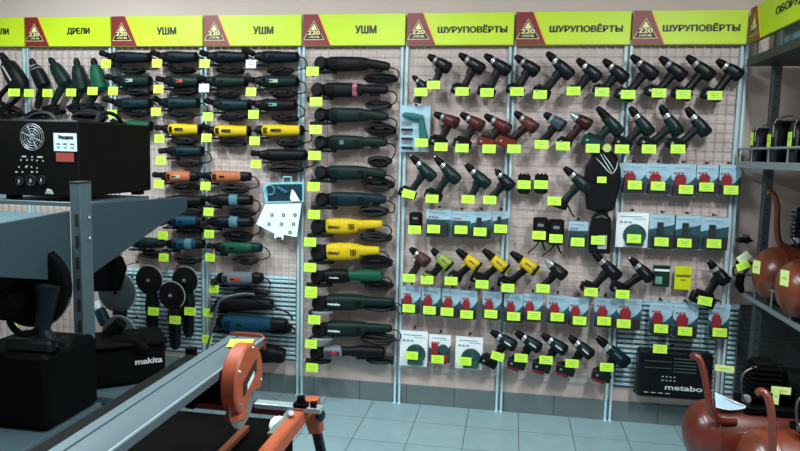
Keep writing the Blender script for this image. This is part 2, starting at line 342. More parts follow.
def drill(T, R, B, tg, st, label, Yp=-.105, bat=1, trot=0, impact=False, batang=None, fat=1, group='cordless drills on the wall', accent=None, nobat=False, logo=None):
    s = S[st]; T = aty(*T, Yp); R = aty(*R, Yp); B = aty(*B, Yp)
    a = R-T; L = a.length; a.normalize(); n = V((-a.z, 0, a.x))
    if n.dot(B-(T+a*L*.6)) < 0: n = -n
    t = thing('cordless_drill', label, 'drill', B, group)
    rb = .0355*fat; dd = .030
    # body shell with motor bulge and rear cap
    k0 = .34 if not impact else .30
    pts = [T+a*L*q for q in (k0, k0+.03, .48, .62, .80, .93, .985, 1.0)]
    hw = [rb*q for q in (.62, .74, .86, 1.0, 1.04, .98, .78, .5)]
    m = MB().loft([p+n*rb*.05 for p in pts], hw, [h*.95 for h in hw], s['b'])
    body = obj('body', m, t)
    # vents and stripe
    vm = MB()
    for i in range(4):
        c = T+a*L*(.80+.035*i)+V((0, -hw[4]*.93, 0)); vm.box(c, (L*.012, rb*.8, .003), BLK2, a, n)
    obj('vent_slots', vm, body)
    mk = accent or cm('drill_mark', (.16, .20, .22))
    bm_ = MB().box(T+a*L*.64+V((0, -hw[3]*.95, 0))-n*rb*.12, (L*.22, rb*.26, .0035), mk, a, n, ch=.0008)
    obj('badge', bm_, body)
    obj('rear_grip', MB().loft([T+a*L*q+n*rb*.05 for q in (.855, .865, .94, .95)], [rb*q for q in (.98, 1.07, 1.03, .9)], [rb*q for q in (.94, 1.03, .99, .86)], s['a'] if st not in ('black', 'navy') else BLK), body)
    obj('front_ring', MB().lathe(T+a*L*(k0+.012)+n*rb*.05, a, [(0, rb*.70), (.001, rb*.80), (L*.035, rb*.84), (L*.037, rb*.7)], s['c']), body)
    # collar
    obj('torque_collar', MB().lathe(T+a*L*(k0-.06), a, [(0, rb*.55), (.002, rb*.68), (L*.045, rb*.74), (L*.07, rb*.72), (L*.075, rb*.6)], s['c']), t)
    if impact: prof = [(0, .004), (.001, .0075), (L*.07, .008), (L*.071, rb*.38), (L*.16, rb*.55), (L*.26, rb*.66)]
    else: prof = [(0, rb*.16), (.002, rb*.36), (L*.05, rb*.46), (L*.12, rb*.52), (L*.125, rb*.57), (L*.19, rb*.60), (L*.195, rb*.66), (L*.28, rb*.66), (L*.285, rb*.58)]
    ck = obj('chuck', MB().lathe(T, a, prof, s['k']), t)
    if not impact:
        obj('chuck_jaws', MB().lathe(T-a*.005, a, [(0, .003), (.008, .005)], CHROME, 8), ck)
    # handle
    h0 = T+a*L*.66+n*rb*.5; hd = (B-h0); HL = hd.length
    hp = [h0, h0+hd*.25, h0+hd*.55, h0+hd*.85, B]
    obj('handle', MB().loft(hp, [.029, .0225, .021, .024, .026], [.023, .020, .019, .021, .023], s['a']), t)
    hn = hd.normalized(); fr = -a
    tr = h0+hd*.22+fr*.022
    obj('trigger', MB().loft([tr-hn*.014, tr, tr+hn*.018], [.006, .009, .005], [.007, .008, .006], s['t']), t)
    # battery
    if not nobat:
        ang = batang if batang is not None else 0.45
        bx = (a*ang + X*(1-ang)).normalized(); bz = V((-bx.z, 0, bx.x))
        if bz.dot(hn) < 0: bz = -bz
        c = B - bx*.010
        bw, bh = .108*bat, .052*bat
        m = MB().box(c, (bw, bh, .064), s['q'], bx, bz, ch=.007)
        m.box(c-bz*bh*.62, (bw*.72, bh*.3, .05), s['a'], bx, bz, ch=.004)
        bo = obj('battery', m, t)
        obj('release_button', MB().box(c+V((0, -.033, 0))-bx*bw*.28, (.014, .012, .004), STEEL, bx, bz), bo)
        if 'foot' in s:
            obj('battery_base', MB().box(c+bz*bh*.55-bx*.012, (bw*.7, bh*.5, .058), s['foot'], bx, bz, ch=.006), bo)
    if logo: lettering('lettering', logo, T+a*L*.68+V((0, -rb*1.12, 0)), a, -n, L*.26, rb*.3, mat('logo_white', (.75, .8, .8), .5), t, bold=.05)
    if tg: ptag(t, tg[0], tg[1], Yp-.036, trot)
    hook(T+a*L*.36+V((0, 0, -.0)), Yp+.022); 
    return t

def cordpath(mb, P, r=.0042): mb.tube(catmull(P, 6), r, CORD, n=6)
def coil(mb, c, w, h, loops=5, r=.005, seed=0, tilt=0):
    r *= 1.3; loops += 2; h *= 1.12
    rr = random.Random(seed); pts = []
    for i in range(loops*14+1):
        a = 2*math.pi*i/14; k = i/14
        q = V((math.cos(a)*w*(.90+.10*math.sin(k*2.1)), 0, math.sin(a)*h*(.35+.65*((k*.37) % 1)) + h*.25*math.sin(k*2.7+seed)))
        q.z += tilt*q.x; q.y = -.004*math.sin(a*.5+seed)-.0065*(k-loops/2)
        q += V((rr.uniform(-1, 1)*.003, 0, rr.uniform(-1, 1)*.003)); pts.append(c+q)
    mb.tube(pts, r, CORD, n=5)
    mb.box(c+V((w*.1, 0, 0)), (.012, .04, h*2.1), BLK2, ch=.003)
    mb.loft([c+V((-w*.35, -.012, h*.2)), c+V((w*.25, -.014, h*.25+tilt*w*.3))], [h*.38, h*.34], [.013, .012], CORD)
GB = {}
def gb(n, c, r=.38): GB[n] = mat('grinder_'+n, tuple(x*(.38 if max(c) < .12 else .55 if max(c) < .40 else .85) for x in c), .5, noise=.2, spec=.16); return GB[n]
gb('navy', (.007, .018, .034)); gb('black', (.010, .011, .014)); gb('green', (.006, .045, .036)); gb('teal', (.008, .042, .055)); gb('yellow', (.62, .46, .012))
gb('orange', (.42, .13, .06)); gb('blue', (.01, .09, .16)); gb('grey', (.25, .31, .36)); gb('dgreen', (.010, .040, .034)); gb('ltgreen', (.010, .125, .062)); gb('cyanband', (.12, .30, .36))

def small_grinder(x0, x1, y, col, tg, label, hy=-5, coilc=None, band=None, tail=None, tagm=None, Yp=-.080, rad=.039, hl=15, loop=True, mark=None, tname=None, dy=0, guard=True):
    A = aty(x0, y, Yp); E = aty(x1, y+dy, Yp); a = (E-A); L = a.length; a.normalize(); n = V((-a.z, 0, a.x))
    t = thing('angle_grinder', label, 'angle grinder', A, 'small angle grinders on the wall')
    bodyend = .8 if tail else .96
    q = [0, .04, .15, .45, .62, bodyend]
    m = MB().loft([A+a*L*i for i in q], [rad*j for j in (.82, .92, 1, .95, .86, .80)], [rad*j for j in (.82, .92, 1, .95, .86, .80)], GB[col], n=14, p=2.3)
    body = obj('housing', m, t)
    tl = MB().loft([A+a*L*i for i in (bodyend-.02, bodyend+.02, 1.0, 1.03)], [rad*.82, rad*.84, rad*.72, rad*.4], [rad*.8, rad*.8, rad*.7, rad*.4], GB[tail] if tail else BLK)
    obj('rear_cap', tl, t)
    if band: obj('trim_band', MB().loft([A+a*L*i for i in (.42, .44, .62, .64)], [rad*1.0, rad*1.04, rad*.93, rad*.88], [rad*1.0, rad*1.04, rad*.93, rad*.88], GB[band]), body)
    obj('switch', MB().box(A+a*L*.3+V((0, -rad*.98, 0)), (.035, .012, .008), BLK2, a, n, ch=.003), body)
    vs = MB()
    for i in range(5): vs.box(A+a*L*(.06+.022*i)+V((0, -rad*.97, 0)), (.0025, rad*.9, .005), BLK2, a, n)
    obj('vent_slots', vs, body)
    if mark:
        obj('badge', MB().box(A+a*L*.38+V((0, -rad*1.02, 0)), (L*.24, rad*.5, .003), mat(mark[0], mark[1], .5), a, n, ch=.0008), body)
    # gear head
    hm = MB().loft([A+a*.006, A-a*.012, A-a*.034, A-a*.046], [rad*.84, rad*.8, rad*.72, rad*.3], [rad*.84, rad*.86, rad*.78, rad*.4], BLK)
    hm.lathe(A-a*.024-n*0+V((0, 0, -.005)), (0, 0, -1), [(0, rad*.62), (.022, rad*.62), (.026, rad*.5), (.040, rad*.28)], STEEL)
    gh = obj('gear_head', hm, t)
    if guard:
        gm = MB(); c = A-a*.024+V((0, 0, -rad-.008)); R = .060
        pts = [(math.cos(i*math.pi/12)*R, -math.sin(i*math.pi/12)*R) for i in range(13)]
        gm.prism(pts, c, X, Y_*-1, Z, -.006, .006, BLK2, .001)
        obj('disc_guard', gm, t)
    # side handle
    h1 = aty(x0-hl, y+hy, Yp-.055); h0 = A-a*.028+V((0, -.01, .008)); d = h1-h0
    obj('side_handle', MB().loft([h0, h0+d*.2, h0+d*.24, h0+d*.45, h0+d*.8, h0+d*.95, h1], [.008, .010, .019, .017, .020, .018, .007], [.008, .010, .019, .017, .020, .018, .007], BLK2, p=2), t)
    if coilc:
        cc = aty(coilc[0], coilc[1], Yp+.012); m = MB()
        wv = coilc[2] if len(coilc) > 2 else .085; hv = coilc[3] if len(coilc) > 3 else .020
        if loop:
            e = A+a*L*1.02; cordpath(m, [e, e+a*.025+V((0, 0, -.004)), e+a*.05+V((0, 0, -.03)), e+a*.045+V((0, 0, -.065)), V((cc.x+wv*.9, cc.y, cc.z))])
        coil(m, cc, wv, hv, 5, .0055, int(x0+y)); obj('power_cord', m, t)
    if tg: ptag(t, tg[0], tg[1], Yp-.045, 0, .068, .053, tagm)
    hook(A-a*.02+V((0, 0, .0)), Yp+.03)
    return t

def large_grinder(y, col, tg, label, xs=(328, 364, 393), tail=None, tdy=2, coilc=None, logo=None, disc=None, hx=-1, stick=None, hr=.040, loopdy=(10, 22), extra=None, Yp=-.085, hw2=.026, handle='D'):
    x0, x1, x2 = xs; hr *= 1.13; hw2 *= 1.12
    A = aty(x0, y, Yp); E = aty(x1, y, Yp); Tl = aty(x2, y+tdy, Yp); a = (E-A).normalized(); L = (E-A).length; n = V((0, 0, 1))
    t = thing('angle_grinder', label, 'angle grinder', A, 'large angle grinders in the tall column')
    q = (0, .03, .3, .75, .95, 1.05)
    hwid = [hr*i for i in (.85, .97, 1.0, .96, .86, .7)]
    body = obj('housing', MB().loft([A+a*L*i for i in q], hwid, [h*.95 for h in hwid], GB[col], p=3), t)
    vs = MB()
    for i in range(0 if logo else 5): vs.box(A+a*(.012+.010*i)+V((0, -hr*.955, 0)), (.004, .006, hr*.9), BLK2, a, Y_)
    for i in range(4): vs.box(E-a*(.012+.010*i)+V((0, -hr*.90, 0)), (.004, .006, hr*.7), BLK2, a, Y_)
    obj('vent_slots', vs, body)
    # rear D handle
    tc_ = GB[tail or col]; D = Tl-E; pr = [E-a*.01, E+D*.15, E+D*.45, E+D*.8, Tl-D*.04, Tl]
    hh = obj('rear_handle', MB().loft([p+V((0, 0, .006)) for p in pr], [hr*.72, hr*.6, hw2, hw2*.92, hw2*.8, hw2*.4], [hr*.7, hr*.6, hw2*.95, hw2*.9, hw2*.8, hw2*.5], tc_, p=2.5), t)
    obj('trigger', MB().loft([E+D*.35+V((0, -.002, -hw2*.9)), E+D*.7+V((0, -.002, -hw2*.9))], [.008, .007], [.010, .009], BLK2), hh)
    # gear head + spindle
    g = MB().loft([A+a*.008, A-a*.012, A-a*.045, A-a*.068, A-a*.078], [hr*.85, hr*.8, hr*.72, hr*.62, hr*.3], [hr*.85, hr*.82, hr*.76, hr*.66, hr*.3], BLK, p=3)
    g.lathe(A-a*.042+V((0, 0, -hr*.5)), (0, 0, -1), [(0, hr*.7), (.020, hr*.66), (.024, hr*.4), (.040, hr*.3)], STEEL)
    g.lathe(A-a*.047+V((0, -hr*.5, -hr*.05)), (-.25, -1, .1), [(0, hr*.95), (.02, hr*.95), (.03, hr*.8), (.034, hr*.3)], BLK2)
    obj('gear_head', g, t)
    # guard
    c = A-a*.042+V((0, 0, -hr*1.02)); R = .085
    gm = MB(); pts = [(math.cos(i*math.pi/14)*R, math.sin(i*math.pi/14)*R*.85) for i in range(15)]
    gmat = BLK2 if not disc else mat('guard_grey', (.26, .32, .34), .4, .5)
    gm.prism(pts, c, X, Y_*-1, Z*-1, -.002, .014, gmat, .002)
    obj('disc_guard', gm, t)
    # side handle lying forward
    s0 = A-a*.045+V((0, -.03, 0)); s1 = aty(x0-18+hx, y+12, Yp-.05); d = s1-s0
    if extra != 'nohandle':
        s0 = V((s0.x, s0.y, s0.z-.02)); d = s1-s0
        obj('side_handle', MB().loft([s0, s0+d*.2, s0+d*.25, s0+d*.6, s0+d*.93, s1], [.008, .008, .017, .0145, .017, .007], [.008, .008, .017, .0145, .017, .007], BLK2, p=2), t)
    m = MB(); cc = aty(*coilc[:2], Yp+.018) if coilc else aty(x2-18, y+15, Yp+.018)
    wv = coilc[2] if coilc and len(coilc) > 2 else .085
    e = Tl; cordpath(m, [e-D*.03, e+V((.03, 0, -.004)), e+V((.055, 0, -.03)), e+V((.045, 0, -.07)), V((cc.x+wv*.9, cc.y, cc.z))])
    coil(m, cc, wv, coilc[3] if coilc and len(coilc) > 3 else .026, 6, .0065, int(y)); obj('power_cord', m, t)
    if logo:
        lettering('lettering', logo[0], A+a*L*logo[2]+V((0, -hr*.985, -.003)), X, Z, logo[3], logo[4], mat('logo_'+logo[1], {'white': (.7, .75, .75), 'black': (.01, .01, .01)}[logo[1]], .5), t, bold=.05)
    if stick: stick(t, A, a, L, hr)
    if tg: ptag(t, tg[0], tg[1], Yp-.09, 0, .078, .055)
    hook(A-a*.03, Yp+.03); hook(E+D*.5, Yp+.024)
    return t

# ================================================================ cordless drills
bay = ['first ШУРУПОВЁРТЫ bay', 'middle ШУРУПОВЁРТЫ bay', 'right ШУРУПОВЁРТЫ bay']
R1 = [((412.5, 76), (428, 90), (417, 103), (421, 92), 'black', 'small black cordless screwdriver half a step lower, at the left end of the top row', dict(nobat=True, fat=.75)),
 ((428, 55.5), (450.5, 69.5), (434, 86), (433.5, 85), 'black', 'compact black cordless drill, first full-size drill from the left in the top row', dict(bat=.8)),
 ((459, 54), (484, 71), (462, 91), (462, 91.5), 'black', 'black cordless drill in the top row with pale ring behind the chuck, second from left', {}),
 ((484.5, 54.7), (510, 72.5), (488, 92.5), (487, 92.5), 'navy', 'black cordless drill in the top row, last before the second drill-bay upright', {}),
 ((515, 56), (538.5, 73), (517, 91), (517, 91.5), 'black', 'black top-row cordless drill hanging across the upright between first and middle drill bays', {}),
 ((546.7, 52.5), (572, 77), (543, 93.5), (540, 94.5), 'navy', 'large black cordless drill of the top row, first in the middle bay, with silver ring', dict(fat=1.05)),
 ((577, 59), (600, 79.5), (575, 92), (573.5, 91), 'navy', 'slim navy-black cordless drill of the top row, in the centre of the middle bay', dict(bat=.75)),
 ((603.3, 59.5), (627, 80.5), (602, 91), (602, 92), 'navy', 'navy-black top-row drill just left of the upright between middle and right bays', dict(bat=.8)),
 ((631, 55.5), (656.5, 77.5), (626, 96), (628, 94.5), 'navy', 'black top-row drill just right of the upright between middle and right bays', {}),
 ((659.5, 57), (685, 78), (656, 93), (659, 93), 'black', 'black cordless drill of the top row with bit tip showing, second in the right bay', {}),
 ((686.7, 56), (713, 78), (683, 95), (683.5, 94.5), 'black', 'black cordless drill of the top row, next to last in the right bay', {}),
 ((716.5, 60), (741.5, 77), (713, 96), (715, 95.5), 'navy', 'black cordless drill with silver ring, last of the top row beside the right rack', {})]
R2 = [((434, 113.6), (459, 124), (440, 142), (441, 146.8), 'red', 'dark red cordless drill, leftmost in the second row beside the green bit set', {}),
 ((460.3, 113.6), (484, 127.5), (464, 144), (462, 148), 'red', 'dark red cordless drill, second of the four red ones in the second row', {}),
 ((484.5, 115), (510.5, 131), (488, 143), (489, 148.8), 'redbat', 'brighter red cordless drill with orange battery, third of the red ones', {}),
 ((514.5, 112), (537, 130), (508, 143), (514, 148.8), 'redbat2', 'brick red cordless drill with long orange battery hanging over the upright', dict(bat=1.1)),
 ((544, 113.5), (565, 127.5), (542, 143), (541.5, 144.5), 'grey', 'blue-grey cordless drill in the second row right of the red ones', dict(nobat=True)),
 ((570, 113.5), (591, 126), (566, 143), (563, 146), 'maroon', 'maroon impact driver with silver nose in the second row', dict(impact=True, bat=.8)),
 ((597, 107), (621, 134), (594, 143), (592.7, 148.3), 'teal', 'dark green cordless drill with bright teal battery in the second row', dict(bat=1.15)),
 ((629.5, 107), (651.5, 134.5), (624, 144.5), (622, 149), 'green', 'dark green cordless drill with silver collar, leftmost of three in the right bay second row', {}),
 ((660, 105.5), (680, 135), (649, 145), (649, 149), 'green', 'dark green cordless drill with silver collar, middle of three in the right bay second row', {}),
 ((686, 107.5), (708, 135), (678, 146), (678, 149), 'green', 'dark green cordless drill with silver collar, rightmost of three in the right bay second row', {})]
R3 = [((411, 156), (434.5, 179), (409, 194), (408.6, 194), 'green', 'dark green cordless drill, leftmost in the third row with tilted price card', dict(trot=-12)),
 ((435, 157), (459, 182), (435, 196), (432, 198.7), 'green', 'dark green cordless drill with silver collar, second in the third row', {}),
 ((465.5, 164), (489, 186.5), (470, 199), (468, 199.3), 'green', 'slim dark green drill with white collar and no battery, third row', dict(nobat=True)),
 ((495, 169), (512.5, 188.5), (491, 199), (489.7, 200), 'navy', 'navy impact driver without battery at the right end of first bay third row', dict(impact=True, nobat=True)),
 ((564, 167.3), (590, 190), (561, 205), (554.3, 201), 'green', 'dark green cordless drill with wrist strap beside the plastic-wrapped black bag', dict(bat=.85))]
R5 = [((410, 248), (429, 264), (411, 276), (409, 278), 'brown', 'brown and black cordless drill, leftmost in the row with the yellow drills', dict(nobat=True)),
 ((431.5, 249), (451.5, 268), (430, 277), (427, 280), 'lime', 'lime green and black cordless drill left of the yellow drills', dict(bat=.75)),
 ((456.5, 249.5), (480.5, 269), (457, 277), (451, 281), 'yellow', 'yellow cordless drill with black chuck, leftmost of three yellow drills', dict(bat=.8)),
 ((483, 249.5), (508, 271), (481, 280), (482, 284.3), 'yellow', 'yellow cordless drill with black chuck, middle of three yellow drills', {}),
 ((510.5, 252), (538, 272), (508, 284), (507.8, 288), 'yellow', 'yellow cordless drill with black chuck, rightmost of three yellow drills', {}),
 ((544.5, 258.7), (565.5, 277), (544, 286), (543, 288.5), 'impact', 'black impact driver with silver nose right of the yellow drills', dict(impact=True, nobat=True)),
 ((593, 252.6), (619.5, 278), (591, 289), (591, 292), 'black', 'black cordless drill hanging under the empty holster in the middle bay', {}),
 ((630, 258), (652, 280), (621, 289.5), (622.6, 294.3), 'black', 'slim black cordless drill left of the green manual', {})]
R7 = [((490.5, 331), (516, 347), (490, 362), (497.5, 356.3), 'petrol', 'petrol blue cordless drill with black battery, leftmost in the bottom row', dict(trot=-14, batang=.8, logo='metabo')),
 ((515, 331.7), (541, 349), (518, 364), (521, 358), 'petrolred', 'petrol blue cordless drill with red battery foot, second in the bottom row', dict(logo='metabo')),
 ((541.5, 334), (566.5, 351.5), (543, 367), (546, 360), 'petrolred', 'petrol blue cordless drill with red battery foot, third in the bottom row', dict(logo='metabo')),
 ((568.6, 336), (592.5, 356), (567, 370), (572, 363.5), 'petrolred', 'petrol blue cordless drill with red battery foot, fourth in the bottom row', dict(logo='metabo')),
 ((596.5, 337), (628, 364.5), (603, 376), (606.7, 367.3), 'petrolred', 'larger petrol blue drill with chrome collar and red battery foot beside the tool case', dict(fat=1.1))]
for row in (R1, R2, R3, R5, R7):
    for T, R, B, tg, st, lab, kw in row: drill(T, R, B, tg, st, lab, **kw)
# drill standing almost upright at right
t = drill((708.5, 261), (727, 283), (704, 300), (705, 301), 'black', 'black cordless drill with wide battery foot hanging at the right end beside the yellow booklet', bat=1.25, batang=.4, trot=-8)
# round tag
tg_ = aty(607, 148, -.14)
tag(obj('round_price_sticker', MB().lathe(tg_, (0, -1, 0), [(0, .024), (.0015, .024)], mat('dull_lime_card', (.42, .55, .12), .6), 20).box(tg_+V((0, .055, 0)), (.004, .11, .004), BLK2)), 'round dull-green price disc hanging beside the teal battery drill', 'price tag')

# corded drills on the left
def power_drill(T, R, Hn, tg, col, label, coilc, light=None, rad=.044):
    Yp = -.085; T = aty(*T, Yp); R = aty(*R, Yp); Hn = aty(*Hn, Yp)
    a = R-T; L = a.length; a.normalize(); n = V((-a.z, 0, a.x))
    t = thing('power_drill', label, 'drill', Hn, 'corded drills on the wall')
    obj('housing', MB().loft([T+a*L*q for q in (.22, .27, .45, .7, .92, 1)], [rad*q for q in (.55, .75, .95, 1.05, 1, .6)], [rad*q for q in (.5, .7, .9, .95, .9, .5)], GB[col]), t)
    obj('chuck', MB().lathe(T, a, [(0, .006), (.002, .014), (L*.08, .017), (L*.081, .021), (L*.22, .021), (L*.23, .016)], BLK), t)
    if light: obj('collar_ring', MB().lathe(T+a*L*.24, a, [(0, rad*.72), (.012, rad*.8), (.014, rad*.6)], CHROME).lathe(T+a*L*.36, a, [(0, rad*.9), (.008, rad*.97), (.010, rad*.6)], CHROME), t)
    h0 = T+a*L*.88; d = Hn-h0
    obj('handle', MB().loft([h0, h0+d*.4, h0+d*.85, Hn], [.027, .021, .021, .015], [.022, .019, .019, .014], GB[col] if col != 'ltgreen' else GB['dgreen']), t)
    obj('trigger', MB().loft([h0+d*.3-n*0+V((-.025, 0, 0)), h0+d*.6+V((-.024, 0, 0))], [.009, .007], [.008, .008], BLK2), t)
    m = MB(); cc = aty(*coilc, Yp+.02); cordpath(m, [Hn, Hn+V((.012, 0, -.03)), Hn+V((.05, 0, -.045)), cc+V((.05, 0, 0))]); coil(m, cc, .075, .028, 5, .006, int(T.x*100)); obj('power_cord', m, t)
    ptag(t, *tg, Yp-.05, 0, .072, .05); hook(T+a*L*.3, Yp+.02)
power_drill((31, 59), (45, 88), (37, 108), (29, 93), 'black', 'black corded power drill with pale collar rings, leftmost whole drill under the ДРЕЛИ sign', (37, 116), light=1)
power_drill((50, 58), (67, 86), (53, 104), (47.5, 93), 'dgreen', 'dark green corded drill leaning right, second under the ДРЕЛИ sign', (54, 110))
power_drill((76, 58), (82, 92), (74, 106), (71, 92.5), 'dgreen', 'dark green corded drill hanging almost upright, third under the ДРЕЛИ sign', (78, 109))
power_drill((93, 58), (101, 91), (88, 106), (92.5, 91), 'ltgreen', 'brighter green corded drill, last under the ДРЕЛИ sign', (92, 108))
# rotary hammer
Yp = -.11; t = thing('rotary_hammer', 'large black rotary hammer with grey stripes at the far left edge', 'rotary hammer', aty(14, 100, Yp))
T = aty(1, 53, Yp); R = aty(23, 90, Yp); a = (R-T).normalized(); L = (R-T).length; n = V((-a.z, 0, a.x))
obj('housing', MB().loft([T+a*L*q for q in (.25, .32, .6, .85, 1)], [.032, .05, .062, .064, .04], [.03, .042, .05, .05, .035], GB['black']), t)
obj('tool_holder', MB().lathe(T, a, [(0, .010), (.01, .018), (.03, .018), (.031, .024), (L*.27, .026)], BLK), t)
obj('grey_stripe', MB().box(T+a*L*.55+V((0, -.049, 0))-n*.01, (L*.4, .012, .006), cm('hammer_stripe', (.35, .38, .4)), a, n, ch=.002), t, label='grey stripe')
h = MB(); h.tube(catmull([R-a*.02-n*.03, aty(17, 99, Yp), aty(6, 106, Yp), aty(0, 96, Yp), T+a*L*.7-n*.05*(1 if n.x < 0 else -1)], 6), .016, BLK, n=8); obj('rear_handle', h, t)
m = MB(); cc = aty(8, 112, Yp+.03); coil(m, cc, .10, .035, 6, .007, 3); cordpath(m, [aty(8, 105, Yp), aty(15, 108, Yp+.01), cc+V((.08, 0, 0))]); obj('power_cord', m, t)
ptag(t, 14, 92.5, Yp-.068, 0, .085, .05, lab='yellow-green price card')
hook(T+a*L*.35, Yp+.03)

# ================================================================ small grinders
# col 1
small_grinder(115, 150, 57.5, 'navy', (106, 63.7), 'dark navy small angle grinder, top of the first grinder column beside the drills', coilc=(132, 70))
small_grinder(121, 151, 81, 'green', (113, 91), 'dark green small angle grinder in the first grinder column, second from top', coilc=(139, 92), mark=('mark_cream', (.35, .38, .28)))
small_grinder(121, 151, 103.5, 'teal', (112, 114), 'dark teal small angle grinder in the first grinder column, third from top', coilc=(138, 113), hl=18)
small_grinder(126, 152, 126, 'ltgreen', None, 'bright green angle grinder half hidden behind the black welding generator', coilc=None)
# col 2
small_grinder(166, 197, 57, 'navy', (157, 63.4), 'dark navy small angle grinder, top of the second column', coilc=(182, 70))
small_grinder(171, 200, 81.5, 'green', (158.5, 89), 'green small angle grinder with red badge, second row of the second column', coilc=(185, 91), mark=('mark_red', (.45, .04, .03)), hy=-3)
small_grinder(166, 199, 103, 'teal', (156, 111.8), 'dark teal small angle grinder, third row of the second column', coilc=(182, 116), hl=12)
small_grinder(170, 201, 129.5, 'yellow', (159.5, 138.5), 'yellow small angle grinder left of its yellow twin pair, in the second column', coilc=(185, 141), mark=('mark_dark', (.03, .03, .02)), hy=-2)
small_grinder(174, 203, 151.3, 'teal', (161, 160.5), 'grey-teal small angle grinder under the leftmost yellow grinder', coilc=(190, 163), hy=0, band=None)
small_grinder(168, 198, 176.5, 'orange', (159, 184), 'orange and black angle grinder in the second column beside its orange twin', coilc=(186, 188), tail='black', hy=-2, mark=('mark_cream', (.35, .38, .28)))
small_grinder(172, 204, 201, 'black', None, 'black small angle grinder just right of the grey shelf bracket tip', coilc=(190, 211), hy=0)
small_grinder(174, 204, 221, 'blue', (163, 235.3), 'bright blue and black angle grinder just below the shelf bracket tip', coilc=(190, 231), tail='black', hy=3)
small_grinder(140, 163, 243, 'teal', None, 'grey-teal angle grinder peeping out under the sloping bracket', coilc=(152, 254, .07), hy=2, hl=10)
small_grinder(174, 204, 244, 'blue', (163.8, 257.5), 'blue-banded black grinder, lowest of the second column above the miter saws', coilc=(188, 260), band='cyanband', tail='black', hy=0)
# col 3
small_grinder(215, 247, 57, 'navy', (204.6, 63.7), 'dark navy small angle grinder, top of the third column', coilc=(230, 70))
small_grinder(213, 247, 81.5, 'dgreen', (204, 88), 'dark green small angle grinder with pale price card, second row of the third column', coilc=(228, 94), tagm=TAGW, hy=-4)
small_grinder(220, 250, 105, 'teal', (207.8, 116.6), 'dark teal small angle grinder, third row of the third column', coilc=(234, 117))
small_grinder(216, 250, 131, 'yellow', (206.5, 137.8), 'yellow small angle grinder, left one of the joined yellow pair', coilc=(233, 143), mark=('mark_dark', (.03, .03, .02)), hy=-6)
small_grinder(213, 250, 176.5, 'orange', (205.5, 186), 'orange grinder with black rear half, right one of the two orange grinders', coilc=(236, 189), tail='black', hy=-1)
small_grinder(216, 252, 200, 'black', (208.5, 211.8), 'black angle grinder with pale band in the third column', coilc=(242, 213), band='cyanband', hy=-2)
small_grinder(216, 252, 222, 'navy', (209, 234), 'dark blue angle grinder with long body left of the opened accessory pack', coilc=(238, 236, .10, .024), band='cyanband', hy=2)
small_grinder(222, 261, 247.5, 'ltgreen', (210, 257.5), 'green angle grinder with grey rear handle, third column', coilc=(246, 260), tail='teal', hy=-2, rad=.040)
small_grinder(224, 262, 278, 'grey', (213.8, 289), 'pale grey grinder with red badge and black loop handle', coilc=(252, 292, .12), tail='black', hy=6, rad=.046, mark=('mark_red', (.45, .04, .03)), hl=12)
small_grinder(222, 272, 304, 'black', (208, 312.6), 'black large grinder above the shiny blue one', coilc=None, tail='black', hy=8, rad=.048, hl=10)
small_grinder(224, 286, 322.5, 'blue', (207, 339), 'shiny deep blue large grinder just above the tile saw beam', coilc=(278, 328, .09, .03), tail='black', hy=8, rad=.055, hl=8, dy=2)
# col 4
small_grinder(262, 298, 57, 'navy', (251, 64), 'dark navy small angle grinder with pale card, top of the fourth column', coilc=(281, 71), tagm=TAGW, hy=-8, hl=20)
small_grinder(262, 298, 81.5, 'dgreen', (251, 91.8), 'dark green angle grinder with grey badge, second row of the fourth column', coilc=(284, 94), mark=('mark_cream', (.35, .38, .28)), hy=-2)
small_grinder(262, 296, 105, 'black', (253.5, 114.4), 'black angle grinder with green strip, third row of the fourth column', coilc=(285, 118), mark=('mark_green', (.05, .30, .22)), hy=-3)
small_grinder(263, 303, 130.5, 'yellow', (254.6, 140.8), 'yellow angle grinder, right one of the joined yellow pair', coilc=(290, 143), mark=('mark_dark', (.03, .03, .02)), hy=1, hl=8)
small_grinder(266, 306, 155, 'black', (256, 164), 'black angle grinder above the opened accessory pack', coilc=(287, 168, .11, .022), hy=-2)

# ================================================================ large grinders
PINK = mat('band_pink', (.35, .10, .13), .5)
large_grinder(64, 'black', (312.5, 71.3), 'black large angle grinder at the top of the tall column', xs=(330, 366, 390), tdy=4, coilc=(381, 79, .10, .02))
def pk(t, A, a, L, hr): obj('pink_band', MB().loft([A+a*L*.82, A+a*L*.95], [hr*1.0, hr*.96], [hr*.97, hr*.92], PINK, p=3), t, label='pinkish band')
large_grinder(90, 'black', (316, 101.7), 'black large angle grinder with a dull pink band, second in the tall column', xs=(327, 360, 388), tdy=1, coilc=(378, 105, .08, .018), stick=pk)
large_grinder(115, 'dgreen', (315.5, 129.5), 'dark green large angle grinder, third in the tall column', xs=(330, 366, 388), tdy=3, coilc=(381, 130, .09, .03))
large_grinder(142.5, 'dgreen', (314.6, 155.5), 'dark green large angle grinder with grey square badge, fourth in the tall column', xs=(330, 362, 387), tdy=1, coilc=(380, 161, .07, .026), stick=lambda t, A, a, L, hr: obj('badge', MB().box(A+a*L*.42+V((0, -hr*.97, 0)), (.025, .003, .025), cm('badge_grey', (.2, .26, .25))), t, label='grey square badge'))
large_grinder(172.5, 'dgreen', (313.6, 186.6), 'dark green large angle grinder with reddish switch, fifth in the tall column', xs=(330, 366, 386), tdy=3, coilc=(378, 184, .10, .026))
large_grinder(199, 'teal', (314, 214.5), 'dark blue-teal large angle grinder right above the two yellow ones', xs=(331, 366, 386), tdy=2, coilc=(374, 211, .09, .024))
large_grinder(226, 'yellow', (310, 242), 'yellow large angle grinder, upper of the two yellow ones in the tall column', xs=(327, 357, 383), tdy=-1, coilc=(376, 237, .10, .022), logo=('DEWALT', 'black', .30, .075, .018), hr=.044)
